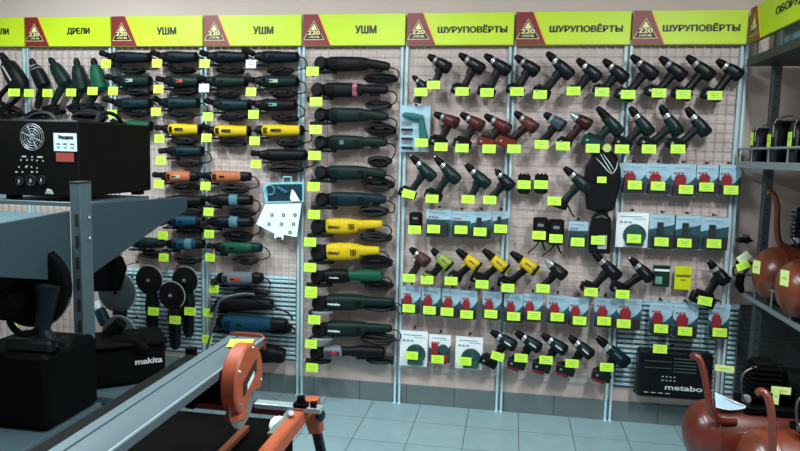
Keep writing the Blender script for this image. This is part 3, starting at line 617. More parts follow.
large_grinder(251.5, 'yellow', (310, 267.4), 'yellow large angle grinder, lower of the two yellow ones in the tall column', xs=(328, 359, 380), tdy=0, coilc=(377, 262, .10, .03), logo=('DEWALT', 'black', .26, .075, .018), hr=.050)
large_grinder(276, 'black', (311, 291), 'black large angle grinder with bright green rear half below the yellow ones', xs=(326, 349, 383), tail='ltgreen', tdy=1, coilc=(379, 285, .09, .022), hw2=.036, logo=('metabo', 'white', .42, .06, .010))
large_grinder(302, 'dgreen', (311, 293.3), 'dark green large grinder with white lettering and grey guard, upper of the pair', xs=(328, 364, 394), tdy=1, coilc=(379, 306, .11, .026), logo=('metabo', 'white', .22, .08, .016), disc=1, hr=.045)
large_grinder(328.5, 'dgreen', (314.3, 319.7), 'dark green large grinder with white lettering and grey guard, lower of the pair', xs=(328, 364, 392), tdy=1, coilc=(378, 338, .11, .026), logo=('metabo', 'white', .22, .08, .016), disc=1, hr=.045)
large_grinder(352, 'grey', (312, 367.6), 'grey and black large grinder with red badge at the foot of the tall column', xs=(325, 342, 385), tail='black', tdy=1, coilc=(380, 359, .08, .022), hw2=.036, stick=lambda t, A, a, L, hr: obj('badge', MB().box(A+a*L*.55+V((0, -hr*.97, .004)), (.05, .003, .018), cm('badge_red', (.4, .03, .04))), t, label='red badge'))
tt = thing('price_card', 'yellow-green price card hanging at the lower grey guard in the tall column', 'price tag', aty(311, 344, -.15)); ptag(tt, 311, 344, -.17, 0, .078, .055)
obj('string', MB().tube([aty(311, 338, -.17), aty(314, 330, -.10), aty(314, 326, -.04)], .0012, CORD, n=5), tt)

# ================================================================ blister packs etc.
CARD = mat('card_pale_blue', (.31, .50, .60), .5, noise=.05); CARDW = mat('card_white', (.72, .80, .82), .5, noise=.05)
TEALP = mat('print_teal', (.006, .055, .072), .5); REDP = mat('red_case', (.22, .008, .014), .4, spec=.3); REDD = mat('print_red_dots', (.30, .05, .06), .5)
TXT = mat('print_grey', (.20, .30, .36), .6); DRK = mat('dark_insert', (.004, .008, .012), .5); GRN = mat('green_insert', (.003, .050, .038), .45)
def glassmat():
    m = mat('clear_blister', (.8, .9, .95), .12, alpha=.010, noise=.02, spec=.3); return m
CLR = glassmat()
def pack(x0, x1, y0, y1, tg, kind, label, Yp=-.075, group=None, hookx=None, trot=0):
    a = aty(x0, y0, Yp); b = aty(x1, y1, Yp); w_, h_ = b.x-a.x, a.z-b.z; cx = (a.x+b.x)/2; z0, z1 = b.z, a.z
    t = thing('blister_pack', label, 'blister pack', (cx, Yp, z0), group)
    def R(u0, v0, u1, v1, d, m, mb, ch=0):   # u 0..1 across, v 0..1 upward
        mb.box((a.x+w_*(u0+u1)/2, Yp-d/2-.0008, z0+h_*(v0+v1)/2), (w_*(u1-u0), d, h_*(v1-v0)), m, ch=ch)
    c = MB(); base = {'red': CARD, 'teal': CARD, 'bigteal': CARD, 'circle': CARDW, 'case': CARDW}[kind]
    c.box((cx, Yp, (z0+z1)/2), (w_, .003, h_), base); Rr = R
    Rr(.12, .87, .8, .895, .0022, TXT, c); Rr(.5, .81, .92, .825, .0022, TXT, c)
    if kind in ('red', 'circle', 'case', 'bigteal'):
        for i in range(3): Rr(.10+.14*i, .69, .20+.14*i, .75, .0024, REDD if kind != 'circle' else TXT, c)
    if kind == 'bigteal': c.box((cx, Yp-.0012, z0+h_*.33), (w_*.98, .0042, h_*.64), mat('print_dark_teal', (.006, .07, .075), .5))
    if kind in ('red', 'teal', 'case'):
        n = 12; top = [.56-.22*math.sin(math.pi*min(1, i/n)*.9)**1.0*(1 if kind != 'teal' else -.3) + .16*(i/n)**3 for i in range(n+1)]
        o = [(w_*i/n, h_*top[i]) for i in range(n+1)] + [(w_, h_*.02), (0, h_*.02)]
        c.prism(o, (a.x, Yp-.0012, z0), X, Z, -Y_, .0006, .0016, TEALP)
    obj('card', c, t)
    d = MB()
    if kind == 'red':
        R(.14, .34, .56, .62, .030, REDP, d, .003); R(.20, .60, .50, .68, .026, REDP, d, .002)
        R(.08, .03, .92, .36, .034, mat('red_dark_case', (.015, .006, .008), .4), d, .003)
    elif kind == 'teal':
        R(.30, .42, .52, .78, .020, DRK, d, .002); R(.10, .04, .92, .42, .036, DRK, d, .005)
    elif kind == 'bigteal':
        d.prism([(w_*.12, h_*.06), (w_*.88, h_*.06), (w_*.9, h_*.5), (w_*.72, h_*.62), (w_*.28, h_*.62), (w_*.1, h_*.5)], (a.x, Yp-.003, z0), X, Z, -Y_, 0, .036, DRK, .005)
        R(.2, .5, .8, .56, .040, GRN, d, .002)
    elif kind == 'circle':
        d.prism([(w_*.58+w_*.36*math.cos(i*math.pi/10), h_*.36+w_*.36*math.sin(i*math.pi/10)) for i in range(20)], (a.x, Yp-.002, z0), X, Z, -Y_, 0, .012, GRN, .003)
        R(.30, .06, .86, .28, .030, mat('green_dark_insert', (.01, .08, .06), .4), d, .005); R(.58, .3, .72, .6, .02, TEALP, d, .002)
    elif kind == 'case':
        R(.12, .34, .42, .70, .02, REDP, d, .002)
        d.prism([(w_*.66+w_*.25*math.cos(i*math.pi/8), h_*.5+w_*.25*math.sin(i*math.pi/8)) for i in range(16)], (a.x, Yp-.002, z0), X, Z, -Y_, 0, .014, GRN, .003); R(.10, .03, .9, .32, .03, REDP, d, .004)
    obj('contents', d, t)
    bl = MB().box((cx, Yp-.022, z0+h_*.33), (w_*.96, .042, h_*.68), CLR, ch=.006); obj('clear_blister', bl, t)
    tab = MB().box((cx, Yp, z1+.009), (w_*.4, .002, .022), CLR); obj('hang_tab', tab, t)
    ptag(t, tg[0], tg[1], Yp-.047, trot)
    hook(V((cx, 0, z1+.012)), Yp-.02)
pos = ['leftmost', 'second', 'third', 'fourth', 'rightmost']
for i, (x0, x1, y0, y1, tg) in enumerate([(621.5, 645, 163, 194, (634.7, 185)), (647, 670, 163.5, 195, (658, 186)), (672, 695, 164, 197, (686, 189.5)), (696.5, 718, 165, 194, (706.5, 187)), (719, 739.5, 165, 196, (731, 190))]):
    pack(x0, x1, y0, y1, tg, 'red', f'red-box blister pack, {pos[i]} of five beside the wrapped bag', group='red-box blister packs, right bay upper row')
for x0, x1, y0, y1, tg, kd, lb in [(426.5, 450.5, 209, 238, (433.6, 229), 'bigteal', 'large teal accessory pack with pale header, leftmost in the first bay fourth row'),
    (452, 470, 211, 238, (461, 229.7), 'bigteal', 'narrow teal accessory pack between the large teal pack and a dark one'),
    (471, 490.5, 211, 240, (480, 231.8), 'teal', 'pale-headed battery pack with dark insert, third in the first bay fourth row'),
    (493, 508, 211, 235, (500.7, 228.8), 'teal', 'narrow blue battery pack hanging left of the first and middle bay upright'),
    (569, 587, 221, 248, (577.6, 242), 'bigteal', 'teal battery pack beside the black holster in the middle bay'),
    (617, 647, 212, 248, (634, 238.6), 'circle', 'large pale card with green round insert at the left of the right bay'),
    (650, 674, 214, 250, (661.5, 241.8), 'teal', 'battery blister pack with dark insert, left of three alike in the right bay'),
    (675, 699, 215, 250, (684.4, 243), 'teal', 'battery blister pack with dark insert, middle of three alike in the right bay'),
    (701, 727, 217, 251, (714, 243.6), 'teal', 'battery blister pack with dark insert, right of three alike in the right bay')]:
    pack(x0, x1, y0, y1, tg, kd, lb)
lr = ['leftmost, below the brown drill', 'second, below the lime drill', 'third, below the first yellow drill', 'fourth, overlapping the third', 'fifth, left of the bay upright', 'sixth, right of the bay upright', 'seventh, under the rightmost yellow drill', 'eighth, under the silver-nosed driver', 'ninth, narrow pale one', 'tenth, below the black drill', 'eleventh, half covered by a drill battery', 'left one above the black tool case', 'right one above the black tool case', 'last one at the right end']
for i, (x0, x1, y0, y1, tg) in enumerate([(401.5, 420, 286, 314, (408.7, 308.4)), (422, 440, 287, 316, (429.4, 310.3)), (442.5, 460, 288.5, 318, (447, 311.8)), (461, 476.5, 290, 320, (466.6, 314.5)), (483, 501, 291, 320, (490.8, 314)),
    (504.5, 522.5, 293.5, 323, (513.6, 316.4)), (523.2, 542, 293.5, 322, (534, 315.5)), (547, 568, 295, 324, (557.3, 317)), (569, 587.5, 297, 327, (579.6, 320.7)), (595, 616, 297.5, 328, (604, 321)), (617.5, 640, 298, 330, (623.7, 323.7)),
    (650, 671, 302, 335, (661, 328.7)), (674, 696.5, 303.5, 338, (685, 331.3)), (709.5, 728, 303.5, 339, (719.8, 332.5))]):
    pack(x0, x1, y0, y1, tg, 'red', f'red-box blister pack in the long lower row, {lr[i]}', group='red-box blister packs, long lower row')
pack(400.5, 427, 330, 367, (411.8, 355.5), 'circle', 'white card with green round insert, left one at the bottom of the first bay')
pack(429.5, 450, 334, 364, (437.5, 359.3), 'case', 'small white card with red case between two green-insert cards')
pack(456, 482, 336, 370, (465, 361.3), 'circle', 'white card with green round insert, right one at the bottom of the first bay')
# green bit/driver set
a = aty(400.5, 105.5, -.07); b = aty(429.5, 152, -.07); t = thing('screwdriver_set_pack', 'pale blue pack with green driver and bit rows, left end of second row', 'blister pack', ((a.x+b.x)/2, -.07, b.z))
obj('card', MB().box(((a.x+b.x)/2, -.07, (a.z+b.z)/2), (b.x-a.x, .003, a.z-b.z), CARD), t)
m = MB(); G = cm('green_tool', (.012, .20, .17))
p0, p1, p2, p3 = aty(402.5, 115, -.095), aty(414, 116.5, -.095), aty(423, 118, -.095), aty(424, 142, -.095)
m.loft([p0, aty(405, 115, -.095), p1, p2], [.008, .017, .020, .016], [.012, .018, .02, .016], G); m.loft([aty(421, 117, -.095), aty(422, 127, -.095), p3], [.014, .020, .03], [.014, .016, .02], G)
obj('driver', m, t, label='green cordless driver')
m = MB()
for r_ in range(3):
    for i in range(6):
        c = aty(402+1.8*i, 125+9*r_, -.082); m.lathe(c, (0, 0, 1), [(0, .0035), (.025, .0035), (.026, .002)], STEEL, 6)
    c = aty(407, 129.5+9*r_, -.082); m.box(c, (.07, .012, .012), BLK2)
obj('bit_rows', m, t)
obj('clear_blister', MB().box(((a.x+b.x)/2, -.095, (a.z+b.z)/2-.01), (b.x-a.x-.01, .045, a.z-b.z-.04), CLR, ch=.006), t)
ptag(t, 421.4, 142.7, -.125); hook(V(((a.x+b.x)/2, 0, a.z+.006)), -.085)
# batteries
def battery_pack(x0, x1, y0, y1, tg, label):
    a = aty(x0, y0, -.08); b = aty(x1, y1, -.08); cx = (a.x+b.x)/2; cz = (a.z+b.z)/2; w_, h_ = b.x-a.x, a.z-b.z
    t = thing('battery', label, 'battery', (cx, -.08, b.z), 'spare batteries')
    obj('casing', MB().box((cx, -.08, cz), (w_, .06, h_), BLK, ch=.008).box((cx, -.085, b.z+.004), (w_*.7, .05, .02), BLK, ch=.004), t)
    m = MB()
    for i in (-1, 0, 1): m.box((cx+i*w_*.28, -.085, a.z+.003), (w_*.16, .05, .010), BLK2)
    obj('contact_rails', m, t)
    ptag(t, *tg, -.118, 0, w_*1.02, .05); hook(V((cx, 0, a.z-.01)), -.055)
battery_pack(518, 530, 174.5, 193, (524, 184.6), 'black spare drill battery, left one of two wearing yellow-green bands')
battery_pack(535, 547.5, 174.5, 193, (541, 184.6), 'black spare drill battery, right one of two wearing yellow-green bands')
def charger(x0, x1, y0, y1, tg, label, name='battery_charger', cat='charger', cab=True):
    a = aty(x0, y0, -.09); b = aty(x1, y1, -.09); cx = (a.x+b.x)/2; cz = (a.z+b.z)/2; w_, h_ = b.x-a.x, a.z-b.z
    t = thing(name, label, cat, (cx, -.09, b.z))
    obj('casing', MB().box((cx, -.09, cz), (w_, .055, h_), BLK, ch=.010).box((cx, -.12, cz+h_*.12), (w_*.7, .012, h_*.5), BLK2, ch=.004), t)
    obj('contact_slot', MB().box((cx, -.124, cz+h_*.2), (w_*.4, .01, h_*.12), STEEL, ch=.002), t)
    if cab:
        m = MB(); cordpath(m, [(cx, -.08, b.z+.01), (cx-.02, -.07, b.z-.03), (cx-w_*.5, -.08, b.z-.05), (cx-w_*.8, -.08, b.z-.075)]); cordpath(m, [(cx+.01, -.08, b.z+.01), (cx+.03, -.08, b.z-.04), (cx+w_*.45, -.08, b.z-.05)], .006); obj('power_cord', m, t)
    ptag(t, *tg, -.14); hook(V((cx, 0, a.z-.012)), -.06)
charger(410, 422, 212, 231, (414.6, 229.6), 'small black battery charger hanging below the leftmost green drill', cab=False)
charger(533.5, 547, 217, 242, (539, 235.3), 'black battery charger with frayed cable below the banded batteries, left of two')
charger(548.5, 563, 219, 245, (556, 238.6), 'dark blue-black battery charger below the strapped drill, right of two')
# holster
t = thing('tool_holster', 'black tool holster with rounded top hanging under the wrapped bag', 'holster', aty(600, 253, -.09))
o = [(-9, -20), (-10, 2), (-8, 14), (-3, 20), (4, 20), (9, 13), (10, 0), (9.5, -20)]
c = aty(600, 232, -.09); m = MB().prism([(x/160, y/160) for x, y in o], c, X, Z, -Y_, -.02, .03, cm('holster_cloth', (.008, .009, .011), .8), .008); obj('pouch', m, t)
obj('flap_slot', MB().loft([c+V((-.03, -.032, .085)), c+V((0, -.034, .098)), c+V((.03, -.032, .085))], [.006]*3, [.004]*3, cm('slot_grey', (.12, .13, .14))), t)
obj('plastic_wrap', MB().box(c+V((.012, -.034, -.055)), (.05, .004, .08), mat('plastic_film', (.55, .65, .68), .2, alpha=.55)), t)
ptag(t, 598, 240.3, -.135); hook(c+V((0, 0, .1)), -.07)
# wrapped bag
c = aty(602, 180, -.10); t = thing('wrapped_bag', 'tall black bag wrapped in shiny clear plastic, hanging beside the upright', 'bag', aty(602, 210, -.10))
o = [(-13, -28), (-17, 0), (-16, 12), (-10, 24), (-4, 29), (5, 29), (12, 22), (16, 10), (16.5, -2), (12, -28), (6, -30), (-6, -30)]
obj('bag_body', MB().prism([(x/163, y/163) for x, y in o], c, X, Z, -Y_, -.03, .035, cm('bag_cloth', (.010, .016, .020), .35), .012), t)
m = MB(); pw = mat('plastic_sheen', (.65, .75, .8), .15)
for pts in ([(600, 153), (604, 160), (609, 168), (612, 173)], [(596, 158), (602, 164), (608, 171), (612, 174)], [(618, 161), (616, 169), (612, 174)], [(603, 154), (609, 162), (614, 170)]):
    m.tube(catmull([aty(x, y, -.140) for x, y in pts], 4), [.0008+.0018*math.sin(math.pi*i/(4*(len(pts)-1))) for i in range(4*(len(pts)-1)+1)], pw, n=5)
obj('plastic_folds', m, t)
obj('strap', MB().tube(catmull([aty(584, 177, -.135), aty(592, 180.5, -.145), aty(600, 180, -.142), aty(613, 179.5, -.14)], 5), .0028, BLK2), t)
ptag(t, 601.8, 179.8, -.148, 0, .052, .036); hook(c+V((0, 0, .15)), -.07)
t.location = t.location
# strap of drill
obj_ = tag(obj('wrist_strap', MB().tube(catmull([aty(566, 203, -.105), aty(569, 208, -.11), aty(572, 214, -.11), aty(574.5, 217, -.105)], 5), .005, BLK2)), 'short black wrist strap dangling below the strapped green drill', 'strap')
# booklets
def booklet(x0, x1, y0, y1, m1, label, deco):
    a = aty(x0, y0, -.055); b = aty(x1, y1, -.055); cx = (a.x+b.x)/2; cz = (a.z+b.z)/2; w_, h_ = b.x-a.x, a.z-b.z
    t = thing('manual_booklet', label, 'booklet', (cx, -.055, b.z)); obj('cover', MB().box((cx, -.055, cz), (w_, .008, h_), m1, ch=.001), t); deco(t, cx, cz, w_, h_)
    obj('pages', MB().box((cx+.002, -.049, cz), (w_-.002, .006, h_-.004), mat('paper', (.7, .72, .7), .7)), t); hook(V((cx, 0, a.z-.01)), -.05)
def dg(t, cx, cz, w_, h_):
    m = MB().box((cx, -.0605, cz+h_*.28), (w_*.9, .002, h_*.1), CARDW).box((cx-w_*.15, -.0605, cz-h_*.2), (w_*.4, .002, h_*.35), mat('booklet_pale_green', (.15, .35, .28), .5)); obj('cover_print', m, t)
def dy_(t, cx, cz, w_, h_):
    m = MB().box((cx, -.0605, cz+h_*.10), (w_*.86, .002, h_*.09), mat('booklet_print', (.10, .12, .01), .5)).box((cx, -.0605, cz-h_*.08), (w_*.3, .002, h_*.04), mat('booklet_print', (.10, .12, .01), .5)); obj('cover_print', m, t)
booklet(653.5, 669, 265, 287, cm('booklet_green', (.012, .09, .065)), 'dark green booklet hanging left of the yellow booklet', dg)
booklet(675.5, 690.5, 266, 290, cm('booklet_yellow', (.62, .68, .01)), 'bright yellow booklet hanging above the long row of red packs', dy_)
# accessory kit opened
t = thing('accessory_kit', 'opened accessory kit, dark window on top and white perforated card below', 'accessory kit', aty(285, 240, -.10))
Yk = -.09
def poly(pts, Yp, m, th=.006, ch=0): 
    q = [aty(x, y, Yp) for x, y in pts]; c = q[0]; return MB().prism([(p.x-c.x, p.z-c.z) for p in q], c, X, Z, -Y_, 0, th, m, ch)
obj('upper_lid', poly([(264, 187), (268, 182.5), (305, 182), (305, 202), (266, 203)], Yk, mat('kit_frame_cyan', (.20, .50, .55), .4), .02, .002), t)
obj('window', poly([(267, 186), (270, 184.5), (302, 184), (302, 200.5), (268, 201)], Yk-.021, mat('kit_dark_window', (.008, .03, .05), .3), .002), t)
m = poly([(290, 198), (292, 189), (295, 192), (300, 201), (292, 201.5)], Yk-.024, CARDW, .003)
c = aty(270, 190, Yk-.026); m.tube([c+V((math.cos(i*.524)*.030, 0, math.sin(i*.524)*.030)) for i in range(12)], .004, mat('kit_ring', (.12, .3, .35), .3), closed=True)
m.tube([aty(277, 187, Yk-.026), aty(287, 193, Yk-.026)], .012, mat('kit_tool', (.02, .10, .16), .3)); obj('lid_contents', m, t)
obj('handle_loop', MB().tube([aty(283, 182.5, Yk-.01), aty(283.5, 177, Yk-.01), aty(291, 177, Yk-.01), aty(291.5, 182.5, Yk-.01)], .006, mat('kit_frame_cyan', (.20, .50, .55), .4)), t)
m = poly([(266, 203.5), (302, 202.5), (297, 237), (284, 234.5), (283.5, 239.5), (274.5, 238), (275, 233.5), (256.5, 224)], Yk-.004, mat('kit_white_card', (.70, .84, .84), .5), .008)
obj('white_card', m, t)
m = MB()
for x, y in ((272, 215), (283.5, 215), (295, 215), (269, 224), (281.5, 224), (293.5, 224), (290, 232.3)):
    c = aty(x, y, Yk-.0125); m.lathe(c, (0, -1, 0), [(0, .012), (.002, .012)], mat('kit_button_green', (.02, .16, .13), .4), 14); m.lathe(c, (0, -1, 0), [(.002, .004), (.004, .004)], CARDW, 10)
m.box(aty(279, 238, Yk-.0125), (.035, .003, .010), BLK2); obj('buttons', m, t); hook(aty(287, 178, Yk), Yk-.01)
# metabo tool case
Yc = -.10; a = aty(638, 348, Yc); b = aty(708.5, 399, Yc); cx = (a.x+b.x)/2; cz = (a.z+b.z)/2; w_, h_ = b.x-a.x, a.z-b.z
t = thing('tool_case', 'black hard tool case with grey lettering leaning on the wall beside the compressors', 'tool case', (cx, Yc, b.z))
CASE = cm('case_black', (.012, .018, .022), .4)
obj('shell', MB().box((cx, Yc, cz), (w_, .10, h_), CASE, ch=.012).box((cx, Yc-.052, cz), (w_*.9, .008, h_*.86), CASE, ch=.004), t)
m = MB()
for i in range(5): m.box((cx+w_*.13*(i-2)*.0+w_*.12, Yc-.058, cz+h_*(.38-.07*i)), (w_*.30, .004, .006), mat('case_rib', (.04, .06, .065), .4))
for i in range(2): m.box((cx-w_*.24, Yc-.058, cz+h_*(.30-.14*i)), (w_*.36, .004, .005), mat('case_rib', (.04, .06, .065), .4))
for r_ in range(2):
    for i in range(4): m.box((cx-w_*.17+.022*i, Yc-.058, cz-h_*.02-.022*r_), (.010, .003, .005), mat('case_icons', (.35, .42, .42), .5))
for i in range(4): m.box((cx-w_*.38+.04*i, Yc-.058, cz-h_*.38), (.026, .003, .004), mat('case_icons', (.35, .42, .42), .5))
obj('ribs', m, t)
lettering('lettering', 'metabo', (cx+w_*.12, Yc-.058, cz-h_*.24), X, Z, w_*.50, h_*.11, mat('case_lettering', (.50, .56, .56), .5), t, bold=.04)
m = MB().tube([(cx-.06, Yc-.03, a.z), (cx-.06, Yc-.03, a.z+.015), (cx+.06, Yc-.03, a.z+.015), (cx+.06, Yc-.03, a.z)], .007, CASE); obj('carry_handle', m, t)
for s in (-1, 1): obj('latch', MB().box((cx+s*w_*.34, Yc-.055, a.z-.012), (.035, .012, .03), BLK2, ch=.003), t)
ptag(t, 660, 349, Yc-.062, 0, .078, .05); hook(V((cx, 0, a.z+.012)), -.06); hook(V((cx-.2, 0, b.z-.006)), -.10); hook(V((cx+.2, 0, b.z-.006)), -.10)
#PART2
# ================================================================ upright disc grinders on the left
def disc_grinder(cx, cy, rad, tg, label, grey=False, bot=345, hub=True, Yp=-.13):
    c = aty(cx, cy, Yp); b = aty(cx+2, bot, Yp); t = thing('disc_grinder', label, 'grinder', b, 'disc grinders hanging low on the left')
    r_ = (aty(cx+rad, cy, Yp)-c).x; dm = mat('disc_grey', (.04, .06, .07), .5) if grey else mat('disc_black', (.003, .0035, .004), .7, spec=.15)
    rim = mat('disc_rim', (.42, .50, .52), .3, .5)
    d = MB().lathe(c, (0, -1, 0), [(-.012, r_*.9), (-.010, r_), (.0, r_), (.006, r_*.93), (.007, r_*.5), (.012, r_*.3)], dm, 32)
    disc = obj('disc', d, t)
    if hub: obj('hub', MB().lathe(c+V((0, -.010, 0)), (0, -1, 0), [(0, .014), (.008, .013), (.010, .006)], CHROME if not grey else BLK2, 12), disc)
    pts = [c+V((math.cos(a)*r_*1.02, 0, math.sin(a)*r_*1.02)) for a in [(-50+i*8)*math.pi/180 for i in range(21)]]
    obj('rim_guard', MB().tube(pts, .0042, rim), t)
    q = b-c
    obj('housing', MB().loft([c+q*.15+V((0, .03, 0)), c+q*.4+V((0, .03, 0)), c+q*.6+V((0, .025, 0)), c+q*.92+V((0, .025, 0)), b+V((0, .025, 0))], [.03, .045, .036, .034, .02], [.03, .04, .034, .03, .02], cm('disc_grinder_body', (.012, .022, .026)) if hub else BLK), t)
    m = MB()
    for i in range(4): m.box(c+q*(.62+.07*i)+V((0, -.012, 0)), (.06, .006, .008), BLK2)
    obj('grip_ribs', m, t)
    if tg: ptag(t, *tg, Yp-.05, 0, .078, .052)
    hook(c+V((0, 0, r_*.5)), Yp+.02)
disc_grinder(149, 280, 13.5, (153.5, 311.4), 'black round-disc grinder hanging upright, left one of two at the same height')
disc_grinder(185, 280.5, 13, (190, 311.4), 'black round-disc grinder hanging upright, right one with bright hub near the upright', bot=338)
disc_grinder(171.6, 295.5, 13, (175, 320), 'black disc grinder with bright hub and rim, hanging lower between two others', bot=350, Yp=-.20)
disc_grinder(116.6, 292, 19, None, 'large grey disc grinder with pale rim beside the slotted post', grey=True, Yp=-.22)
disc_grinder(119, 334, 17, None, 'grey disc with pale rim half sunk behind the black saw, lowest of the discs', grey=True, hub=False, bot=372, Yp=-.25)
small_grinder(262, 284, 352, 'black', None, 'black grinder with slotted housing poking out behind the end of the tile saw', coilc=None, tail='black', rad=.062, hl=0, dy=4, hy=0)

# ================================================================ double-sided shelf rack on the left
RACK = mat('rack_bluegrey', (.025, .047, .061), .55, noise=.06, scale=200, spec=.2); RACKL = mat('rack_pale', (.052, .088, .106), .5, noise=.05); SLOT = mat('slot_dark', (.004, .005, .006), .8)
t = thing('gondola_rack', 'blue-grey double-sided steel shelf rack with a slotted end post at the left', 'shelf rack', (-1.23, -1.38, 0))
pst = obj('post', MB().box((-1.262, -1.385, .722), (.052, .085, 1.444), RACKL, ch=.003), t)
m = MB(); z = .10
while z < 1.36:
    m.box((-1.256, -1.4285, z), (.016, .002, .055), SLOT); z += .098
obj('slots', m, pst)
obj('cap', MB().box((-1.262, -1.385, 1.447), (.056, .09, .008), SLOT, ch=.002), pst)
def vplane(px, py, A, B):
    n = V((-(B.y-A.y), B.x-A.x, 0)); d = ray(px, py); k = (A-CAM).dot(n)/d.dot(n); return CAM+d*k
def plate(name, A, B, pix, m, th=.018):
    A, B = V(A), V(B); e = (B-A); e.z = 0; e.normalize(); en = e.cross(Z)
    if en.x < 0: en = -en
    pts = [vplane(x, y, A, B) for x, y in pix]; o = [((p-A).dot(e), p.z-A.z) for p in pts]
    return obj(name, MB().prism(o, A, e, Z, en, -th, 0, m, .002), t)
br = plate('bracket', (-1.243, -1.323, 1.348), (-1.056, -.771, 1.348), [(86, 204), (187, 197), (187.3, 210), (160, 226), (90, 276)], RACK)
plate('bracket', (-1.282, -1.37, 1.305), (-1.19, -1.95, 1.305), [(70, 211), (-14, 226), (-14, 276.5), (72, 281)], RACK)
m = MB()
for z in (1.285, 1.19): m.lathe((-1.233, -1.372, z), (1, 0, 0), [(0, .009), (.004, .009), (.007, .005)], CHROME, 8)
obj('bolts', m, pst)
obj('shelf', MB().box((-1.80, -1.045, 1.336), (1.05, .54, .02), RACKL, ch=.002), t)
obj('shelf', MB().box((-1.85, -1.67, 1.288), (1.05, .58, .02), RACKL, ch=.002), t)
obj('shelf', MB().box((-1.66, -1.03, .415), (1.04, .66, .03), RACKL, ch=.002), t)
obj('shelf', MB().box((-1.70, -1.70, .400), (1.04, .62, .03), RACKL, ch=.002), t)
obj('base_panel', MB().box((-1.70, -1.35, .19), (.9, 1.2, .38), RACK), t)

# welding generator on the upper shelf
zt = 1.348; zb = zt+.022
t = thing('welding_generator', 'big black welding generator box with fan grille and white sticker on the left rack', 'welding machine', (-1.56, -1.02, zt))
x0, x1, y0, y1, z1 = -1.79, -1.325, -1.30, -.66, 1.730
WB = mat('welder_black', (.0015, .0018, .002), .55, spec=.12)
cas = obj('casing', MB().box(((x0+x1)/2, (y0+y1)/2, (zb+z1)/2), (x1-x0, y1-y0, z1-zb), WB, ch=.008), t)
for a, b in ((x0+.07, y0+.06), (x1-.05, y0+.06), (x0+.07, y1-.06), (x1-.05, y1-.06)): obj('foot', MB().box((a, b, zt+.011), (.05, .05, .022), BLK2), t)
yf = y0-.001
def fp(px, py): return aty(px, py, y0-.002)
m = MB(); c = fp(32, 137)
for r_ in (.016, .028, .040, .052, .062):
    m.tube([c+V((math.cos(i*math.pi/14)*r_, 0, math.sin(i*math.pi/14)*r_)) for i in range(28)], .0016, STEEL, n=5, closed=True)
for k in range(4):
    a = k*math.pi/4+.4; m.tube([c+V((math.cos(a)*.058, -.001, math.sin(a)*.058)), c-V((math.cos(a)*.058, .001, math.sin(a)*.058))], .0016, STEEL, n=5)
obj('fan_grille', m, t, label='pale wire fan grille'); obj('fan_hub', MB().lathe(c, (0, -1, 0), [(0, .013), (.004, .012)], STEEL), t)
m = MB()
rr = random.Random(4)
for x, y, w_ in ((24, 156.5, .02), (32, 157, .006), (40, 157, .026), (21, 160, .004), (27, 160, .005), (32, 160, .005), (37, 160.5, .005), (43, 161, .004), (19, 167, .005), (26, 167, .006), (31.5, 167, .005), (37, 168, .005), (16.5, 172, .010), (22.5, 172, .006), (32, 172, .010), (37, 172, .006), (27, 166, .004)):
    c = fp(x, y); m.box(c, (w_, .004, .007), mat('panel_print', (.35, .40, .40), .5))
obj('indicator_marks', m, t)
for x, y, w_ in ((20, 181, .022), (31.5, 180.5, .028), (42, 180, .022)):
    c = fp(x, y); r_ = w_
    obj('socket', MB().lathe(c, (0, -1, 0), [(0, r_), (.006, r_), (.007, r_*.8), (.002, r_*.72)], mat('socket_black', (.012, .012, .014), .25), 20).box(c+V((0, -.007, 0)), (.005, .003, .016), mat('panel_print', (.35, .40, .40), .5)), t)
c = fp(50, 191); obj('breaker', MB().prism([(-.022, -.014), (.02, -.014), (.012, .006), (-.010, .010)], c, X, Z, -Y_, 0, .01, mat('breaker_grey', (.25, .3, .3), .5), .002), t)
a = fp(53.5, 133); b = fp(77, 151.5); cx = (a.x+b.x)/2; cz = (a.z+b.z)/2
st = obj('sticker', MB().box((cx, yf-.001, cz), (b.x-a.x, .002, a.z-b.z), mat('sticker_white', (.55, .72, .78), .4)), t, label='white printed sticker')
lettering('lettering', 'Ресанта', (cx+.005, yf-.003, cz+.024), X, Z, .075, .018, SBLK, st, bold=.05)
m = MB()
for i in range(3): m.box((cx-.036+.036*i, yf-.0025, cz-.008), (.020, .001, .005), SBLK); m.box((cx-.036+.036*i, yf-.0025, cz-.024), (.016, .001, .008), TXT)
obj('print_marks', m, st)
a = fp(56, 152.5); b = fp(74, 162); obj('red_sticker', MB().box(((a.x+b.x)/2, yf-.001, (a.z+b.z)/2), (b.x-a.x, .002, a.z-b.z), mat('sticker_red', (.28, .05, .04), .45)), t)
obj('carry_handle', MB().tube(catmull([(-1.35, -1.12, z1-.005), (-1.35, -1.09, z1+.035), (-1.35, -1.01, z1+.05), (-1.35, -.93, z1+.03), (-1.35, -.90, z1-.005)], 5), .010, BLK), t)
obj('carry_handle', MB().tube(catmull([(-1.74, -1.12, z1-.005), (-1.70, -1.10, z1+.03), (-1.62, -1.10, z1+.035), (-1.56, -1.12, z1-.005)], 5), .013, BLK), t)
obj('top_seam', MB().box(((x0+x1)/2, y0+.30, z1+.002), (x1-x0-.02, .01, .006), BLK2), t)
# coil on top
m = MB(); coil(m, V((-1.50, -.95, z1+.030)), .09, .025, 6, .007, 5)
tag(obj('coiled_cable', m), 'black coiled cable lying on top of the black welding generator', 'cable')
